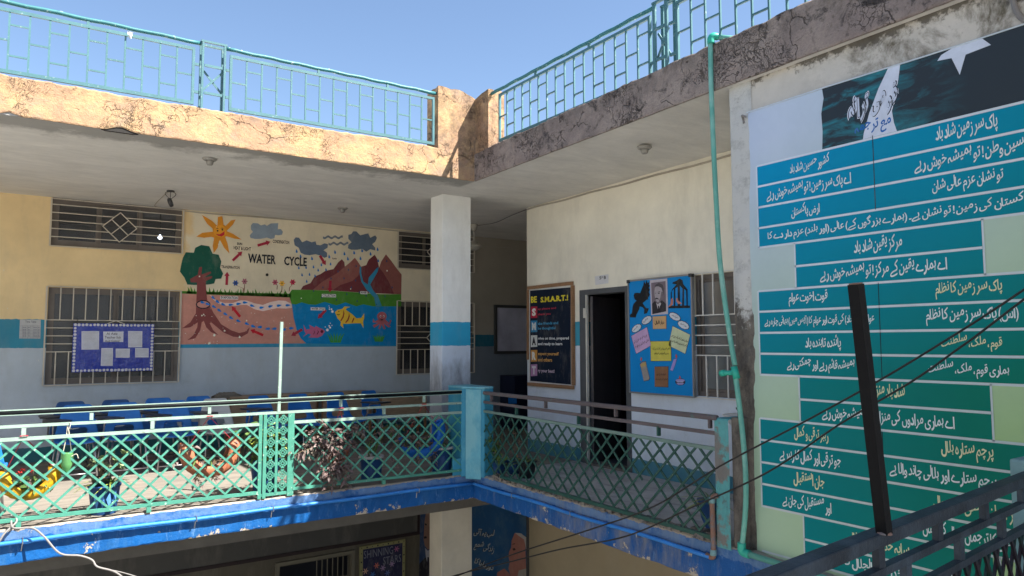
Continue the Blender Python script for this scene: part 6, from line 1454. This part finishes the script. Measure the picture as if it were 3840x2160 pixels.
# pots on the floor
def pot(label, u, vb, y, rt, rbm, h, mat, name='flower_pot', decor=None):
    b = U(u, vb, 1, y); x = b.x; t = thing(name, label, 'pot', (x, y, 0))
    o = obj('body', MB().lathe([(rbm, 0), (rbm*1.02, .01), ((rbm+rt)/2, h*.5), (rt, h*.93), (rt*1.06, h*.94), (rt*1.07, h), (rt*.95, h), (rt*.92, h-.03)], (x, y, 0), 24), mat, t, smooth=True)
    o2 = obj('soil', MB().lathe([(.01, h-.05), (rt*.9, h-.045), (rt*.9, h-.035), (.01, h-.03)], (x, y, 0), 16), M['soil'], t)
    return t, Vector((x, y, h-.03))
t, c = pot('blue drum pot with pale painted flashes in full sun behind the left lattice', 388, 1930, .20, .135, .105, .27, M['pot_blue'])
for k in range(5):   # painted pale petals on its side
    a_ = -2.2+.42*k
    pts = [Vector((c.x+(.126)*math.cos(a_+da), c.y+(.126)*math.sin(a_+da), z_)) for da, z_ in ((-.16, .19-.02*k), (.05, .215), (.18, .12), (.02, .06+.01*k), (-.08, .12))]
    obj('painted_flash', MB().poly([Vector((c.x, c.y, v.z))+(Vector((v.x-c.x, v.y-c.y, 0)).normalized()*(.1075+.034*v.z/.27*1.0+.004)) for v in pts]), flat((.10, .27, .60)), t)
t2 = thing('flower_pot', 'small black pot standing inside the sunlit blue drum pot', 'pot', tuple(c+Vector((-.03, 0, 0))))
obj('body', MB().lathe([(.06, 0), (.085, .09), (.09, .1), (.08, .095)], c+Vector((-.03, 0, 0)), 18), M['pot_black'], t2, smooth=True)
pl = thing('succulent_plant', 'pale green jade plant with round leaves above the sunlit blue drum pot', 'plant', tuple(c)); st = []
for (u, v) in ((372, 1715), (358, 1735), (430, 1690), (442, 1722), (478, 1690), (392, 1740), (345, 1722), (450, 1740)):
    tpx = U(u, v, 1, .18); sprig(pl, rg, c+Vector((-.02, 0, .08)), tpx, ['jade'], 9, 1.05, st, .85, True)
sprig(pl, rg, c+Vector((-.03, 0, .08)), c+Vector((-.03, 0, .12)), ['dry'], 14, .8, None, .9)
stems_obj(pl, st, .004)
pl = thing('spider_plant', 'yellow green spider plant drooping from the sunlit blue drum pot', 'plant', tuple(c+Vector((.07, -.02, .03))))
for i in range(34): a_ = rg.uniform(0, 6.28); leaf(pl, rg.choice(['blade', 'blade2']), c+Vector((.065, -.03, .03)), (math.cos(a_), math.sin(a_)*.7, rg.uniform(.2, 1.3)), rg.uniform(-.4, .4), rg.uniform(.55, 1.0))
for i in range(10): a_ = rg.uniform(2.4, 4.2); leaf(pl, 'blade', c+Vector((-.09, -.03, .03)), (math.cos(a_), math.sin(a_)*.7, rg.uniform(.1, .8)), rg.uniform(-.4, .4), rg.uniform(.4, .8))
t, c = pot('large dark blue pot behind the ornate railing panel', 990, 1900, .30, .155, .11, .36, M['pot_blue'])
pl = thing('croton_plant', 'bushy yellow green plant behind the ornate railing panel', 'plant', tuple(c)); st = []
for i in range(16):
    a_ = rg.uniform(0, 6.28); r_ = rg.uniform(.02, .26); tpx = c+Vector((.02+r_*math.cos(a_), .0+r_*math.sin(a_)*.6, rg.uniform(.08, .36)))
    sprig(pl, rg, c, tpx, ['croton', 'croton', 'croton2'], 10, .95, st, .8)
core(pl, rg, c+Vector((.02, 0, .2)), .24, .15, .2, 120, 'leaf_green', .9, 'croton2')
stems_obj(pl, st, .004)
t, c = pot('blue drum pot with white rim in the shade behind the purple plant', 1392, 1800, .36, .135, .115, .27, M['pot_blue'])
obj('white_rim', MB().lathe([(.137, -.0), (.150, .0), (.152, .02), (.140, .032), (.132, .02)], c+Vector((0, 0, .01)), 22), M['white_dusty'] if 'white_dusty' in M else flat((.45, .44, .42)), t, smooth=True)
pl = thing('snake_plant', 'upright narrow leaved plant in the shaded white rimmed drum pot', 'plant', tuple(c))
for i in range(9): leaf(pl, 'blade2', c+Vector((rg.uniform(-.03, .03), rg.uniform(-.02, .02), 0)), (rg.uniform(-.25, .25), rg.uniform(-.2, .2), 1), rg.uniform(-1, 1), rg.uniform(1.0, 1.6))
clump(pl, ['green'], rg, c+Vector((.04, -.04, .02)), .09, .06, .03, 14, .8, .1)
t, c = pot('blue drum pot with rope ridges standing against the teal corner pedestal', 1655, 1775, .30, .135, .118, .31, M['pot_blue'])
obj('white_rim', MB().lathe([(.137, -.0), (.150, .0), (.152, .02), (.140, .032), (.132, .02)], c+Vector((0, 0, .01)), 22), flat((.45, .44, .42)), t, smooth=True)
obj('ridge', MB().tube([(c.x+.134*math.cos(a*math.pi/12), c.y+.134*math.sin(a*math.pi/12), .21) for a in range(25)], .004, 6, False), M['pot_blue'], t)
pl = thing('succulent_plant', 'dusty round leaved succulent in the drum pot beside the teal pedestal', 'plant', tuple(c)); st = []
for (u, v) in ((1690, 1640), (1700, 1655), (1660, 1665), (1682, 1625), (1645, 1655)): sprig(pl, rg, c, U(u, v, 1, .28), ['round', 'jade', 'green'], 9, .95, st, .85, True)
for i in range(14): leaf(pl, 'dry', U(1692+rg.uniform(-14, 14), 1617+rg.uniform(-6, 6), 1, .28), (rg.uniform(-1, 1), rg.uniform(-1, .3), rg.uniform(-.3, 1)), 0, .5)
stems_obj(pl, st, .004)
# right balcony
def potx(label, u, v, rt, rbm, h, mat):
    b = U(u, v, 2, 0); b = Vector((b.x, b.y, 0)); t = thing('flower_pot', label, 'pot', tuple(b))
    obj('body', MB().lathe([(rbm, 0), ((rbm+rt)/2, h*.5), (rt, h*.92), (rt*1.08, h*.93), (rt*1.08, h), (rt*.9, h-.02)], b, 20), mat, t, smooth=True)
    obj('soil', MB().lathe([(.01, h-.045), (rt*.9, h-.04), (rt*.9, h-.03), (.01, h-.028)], b, 14), M['soil'], t); return t, b+Vector((0, 0, h-.03))
t, c = potx('black pot of spiky leaves on the shaded right balcony floor', 1975, 1790, .12, .085, .20, M['pot_black'])
pl = thing('spider_plant', 'spiky yellow green plant in the black pot on the right balcony', 'plant', tuple(c))
for i in range(22): a_ = rg.uniform(0, 6.28); leaf(pl, rg.choice(['blade', 'blade2']), c, (math.cos(a_), math.sin(a_), rg.uniform(.2, .9)), rg.uniform(-.4, .4), rg.uniform(.7, 1.2))
t, c = potx('small dark pot next to the black pot behind the right lattice', 1925, 1775, .10, .075, .18, M['pot_blue'])
pl = thing('dry_shrub', 'thin dry shrub with pinkish tips in the small dark pot', 'plant', tuple(c)); st = []
for (u, v) in ((1925, 1580), (1935, 1620), (1950, 1650), (1945, 1700)): sprig(pl, rg, c, U(u, v, 0, c.x), ['dry', 'purple', 'purple2'], 9, .8, st, .75)
stems_obj(pl, st, .004)
t, c = potx('low pot in the corner between teal pedestal and right lattice', 1868, 1778, .10, .08, .15, M['pot_blue'])
pl = thing('succulent_plant', 'dark dusty succulent climbing beside the teal pedestal on the right balcony', 'plant', tuple(c)); st = []
clump(pl, ['round', 'green'], rg, U(1858, 1660, 0, .08), .05, .10, .09, 26, 1.1, .3, (-.5, 0, 0)); clump(pl, ['round', 'green'], rg, U(1880, 1720, 0, .10), .06, .12, .06, 24, 1.0, .3, (-.5, 0, 0))
st.append((c, U(1858, 1600, 0, .08))); st.append((c, U(1885, 1625, 0, .08)))
for (u, v) in ((1838, 1645), (1868, 1655)):
    for i in range(8): leaf(pl, 'dry', U(u+rg.uniform(-7, 7), v+rg.uniform(-5, 5), 0, .06), (rg.uniform(-1, .2), rg.uniform(-1, 1), rg.uniform(-.2, 1)), 0, .5)
stems_obj(pl, st, .004)
b_ = U(2668, 1975, 0, .16)
t = thing('flower_pot', 'dark blue vase shaped pot at the flaking end of the right balcony', 'pot', (.16, b_.y, 0))
obj('body', MB().lathe([(.06, 0), (.045, .05), (.085, .14), (.10, .26), (.115, .27), (.115, .285), (.09, .28)], (.16, b_.y, 0), 20), M['pot_blue'], t, smooth=True)
pl = thing('spider_plant', 'light green arching plant in the vase pot behind the riser pipe', 'plant', (.16, b_.y, .27))
for i in range(26): a_ = rg.uniform(0, 6.28); leaf(pl, rg.choice(['blade', 'blade2']), (.16, b_.y, .26), (math.cos(a_), math.sin(a_)+.2, rg.uniform(.2, 1.1)), rg.uniform(-.4, .4), rg.uniform(.6, 1.05))

# ================================================================ GROUND FLOOR DRESSING
GY = BY-.004; gb_ = Board(None, 1, GY-.03, (960, 1860, .3882), step=.0012)
t = thing('star_board', 'dark notice board reading SHINNING STARS with yellow dotted border on the ground floor', 'notice board', tuple(U(1435, 2100, 1, GY))); gb_.root = t
P1 = [(1005, 500), (1440, 412), (1450, 800), (1005, 800)]
a0, zt_ = gb_.ab(1005, 505); a1 = gb_.ab(1443, 450)[0]; zt_ = gb_.ab(1220, 455)[1]
obj('board', MB().box(a0, a1, GY-.028, GY, -3.3, zt_), flat((.22, .21, .10)), t); ins = .055
bq = Board(t, 1, GY-.03, gb_.crop, .0012)
obj('panel', MB().poly([bq.w(x, z, 0) for x, z in ((a0+ins, -3.25), (a1-ins, -3.25), (a1-ins, zt_-ins), (a0+ins, zt_-ins))]), flat((.02, .022, .06)), t)
for k in range(9):
    for z in (zt_-ins/2,): bq.polys('dot', [circle(a0+.03+(a1-a0-.06)*k/8, z, .014 if k % 2 else .009, 10)], (.02, .02, .03), 1, px=False)
for k in range(8):
    for x in (a0+ins/2, a1-ins/2): bq.polys('dot', [circle(x, zt_-.12-.14*k, .013 if k % 2 else .009, 10)], (.02, .02, .03), 1, px=False)
bq.text('lettering', glyphs('SHINNING', .0), a0+.07, a0+(a1-a0)*.72, zt_-.21, zt_-.08, (.16, .17, .22), 2)
bq.text('lettering', glyphs('STARS', .0), a0+(a1-a0)*.5, a1-.08, zt_-.37, zt_-.24, (.16, .17, .22), 2)
for x, z, c_ in ((.36, -.36, (.5, .13, .1)), (.5, -.42, (.3, .2, .35)), (.7, -.38, (.3, .2, .35)), (.8, -.14, (.3, .1, .2)), (.12, -.42, (.5, .3, .2)), (.28, -.5, (.05, .15, .4)), (.6, -.52, (.1, .15, .35))):
    bq.polys('paper_flower', [[(a0+(a1-a0)*x+(.035+.022*math.cos(6*q_))*math.cos(q_), zt_+z+(.035+.022*math.cos(6*q_))*math.sin(q_)) for q_ in [2*math.pi*i/30 for i in range(30)]]], c_, 1, px=False)
# door with grille on the ground floor
t = thing('ground_floor_door', 'dark ground floor doorway in a cream frame with a barred grille gate', 'door', (-.45, GY, -3.94))
gf = paint('cream_frame_paint', (.13, .12, .09), .6)
for x in (-1.165, .095): rod('frame', (x, GY+.02, -3.94), (x, GY+.02, -1.93), .06, .10, gf, t, up=(0, 1, 0))
rod('frame', (-1.2, GY+.02, -1.905), (.125, GY+.02, -1.905), .10, .06, gf, t)
for k in range(7): rod('grille_bar', (-.50+.09*k, GY+.06, -3.9), (-.50+.09*k, GY+.06, -1.95), .014, .014, gf, t, up=(0, 1, 0))
rod('grille_bar', (-.5, GY+.06, -2.3), (.06, GY+.06, -2.3), .014, .02, gf, t)
# dark trim round the wall panel
dkm = paint('dark_maroon_trim', (.02, .012, .014), .6)
t = thing('wall_trim', 'thin dark trim strip along the dim ground floor wall above the door', 'trim', (-2, GY, -1.78))
obj('strip', MB().box(-9, 1.30, GY-.012, GY, -1.80, -1.745), dkm, t); obj('strip', MB().box(1.30, 1.345, GY-.012, GY, -1.80, -1.30), dkm, t)
# portrait poster beside the column
pp = Board(None, 1, GY-.01, (960, 1860, .3882), step=.0012)
t = thing('portrait_poster', 'dark portrait poster of a man in a suit, left of the ground floor column', 'poster', (1.6, GY, -2.5)); pp.root = t
pp.polys('sheet', [[(1590, 100), (1860, 60), (1860, 900), (1570, 900)]], (.02, .045, .11), 0)
pp.polys('suit', [[(1590, 640), (1630, 600), (1660, 575), (1720, 590), (1860, 640), (1860, 900), (1575, 900), (1575, 660)]], (.014, .015, .022), 1)
pp.polys('face', [[(1640, 170), (1680, 150), (1720, 160), (1728, 300), (1720, 420), (1690, 500), (1660, 520), (1630, 480), (1618, 420), (1622, 330), (1628, 240)]], (.19, .11, .085), 2)
pp.polys('hair', [[(1700, 140), (1745, 150), (1748, 420), (1728, 440), (1726, 300), (1718, 200)], [(1630, 262), (1650, 270), (1648, 285), (1630, 280)], [(1622, 392), (1645, 388), (1650, 408), (1622, 412)]], (.015, .013, .015), 3)
pp.polys('shirt', [[(1632, 500), (1660, 530), (1690, 505), (1720, 590), (1668, 700), (1640, 590)]], (.3, .3, .34), 3); pp.polys('tie', [[(1655, 590), (1670, 590), (1676, 690), (1662, 740), (1650, 680)]], (.02, .02, .03), 4)
# urdu poster with a child's face on the right wall
up_ = Board(None, 0, RX-.012, (960, 1860, .3882), step=.0012)
t = thing('wall_poster', 'blue ground floor wall poster with Urdu verse and the face of a child', 'poster', (RX, 1.9, -1.5)); up_.root = t
def PY(x, y): return up_.ab(x, y)
yr_ = PY(2620, 250)[0]
M['poster_blue'] = worn('cloudy_blue_poster', (.015, .075, .19), [((.09, .16, .22), 1.6, .5, .15, (1, 1, 1), .8)], rough=.5, vscale=1.5)
up_.polys('sheet', [[(yr_, -.4), (2.9, -.4), (2.9, -3.0), (yr_, -3.0)]], M['poster_blue'], 0, px=False)
rod('edge_strip', (RX-.02, yr_-.02, -.4), (RX-.02, yr_-.02, -3.0), .03, .03, M['black_frame'], t, up=(0, 1, 0))
for tx, (x0, y0, x1, y1), h_ in (('لب پہ آتی', (2100, 385, 2292, 420), 95), ('زندگی شمع', (2100, 520, 2288, 575), 110), ('دور دنیا کا', (2100, 665, 2282, 735), 80)):
    g = urdu(tx, .25, .10); slanted(up_, g, x0, y0, x1, y1, h_, (.02, .03, .05), 1); _chunk.clear(); g = urdu(tx, .25, .02); slanted(up_, g, x0, y0, x1, y1, h_, (.40, .42, .42), 2); _chunk.clear()
up_.polys('child_face', [[(2500, 360), (2560, 370), (2600, 420), (2610, 700), (2580, 790), (2500, 800), (2460, 770), (2440, 700), (2452, 640), (2440, 585), (2445, 540), (2465, 500), (2470, 430)]], (.36, .16, .125), 1)
up_.polys('eyes', [[(2478, 510), (2500, 500), (2512, 520), (2490, 528)], [(2470, 470), (2500, 455), (2505, 465)]], (.05, .03, .03), 3)
up_.polys('cap', [[(2500, 355), (2560, 360), (2612, 400), (2612, 520), (2590, 420), (2540, 385)]], (.4, .38, .36), 2)
up_.polys('hands', [[(2330, 740), (2400, 700), (2460, 760), (2470, 900), (2320, 900)]], (.3, .12, .1), 2); up_.polys('sleeve', [[(2540, 720), (2612, 700), (2612, 900), (2500, 900)]], (.36, .33, .28), 3)
o = obj('dark_doorway', MB().box(RX-.012, RX-.004, -1.62, -.95, -3.94, -1.62), M['curtain']); tag(o, 'dark doorway edge low on the tan ground floor wall', 'doorway') if False else bpy.data.objects.remove(o)
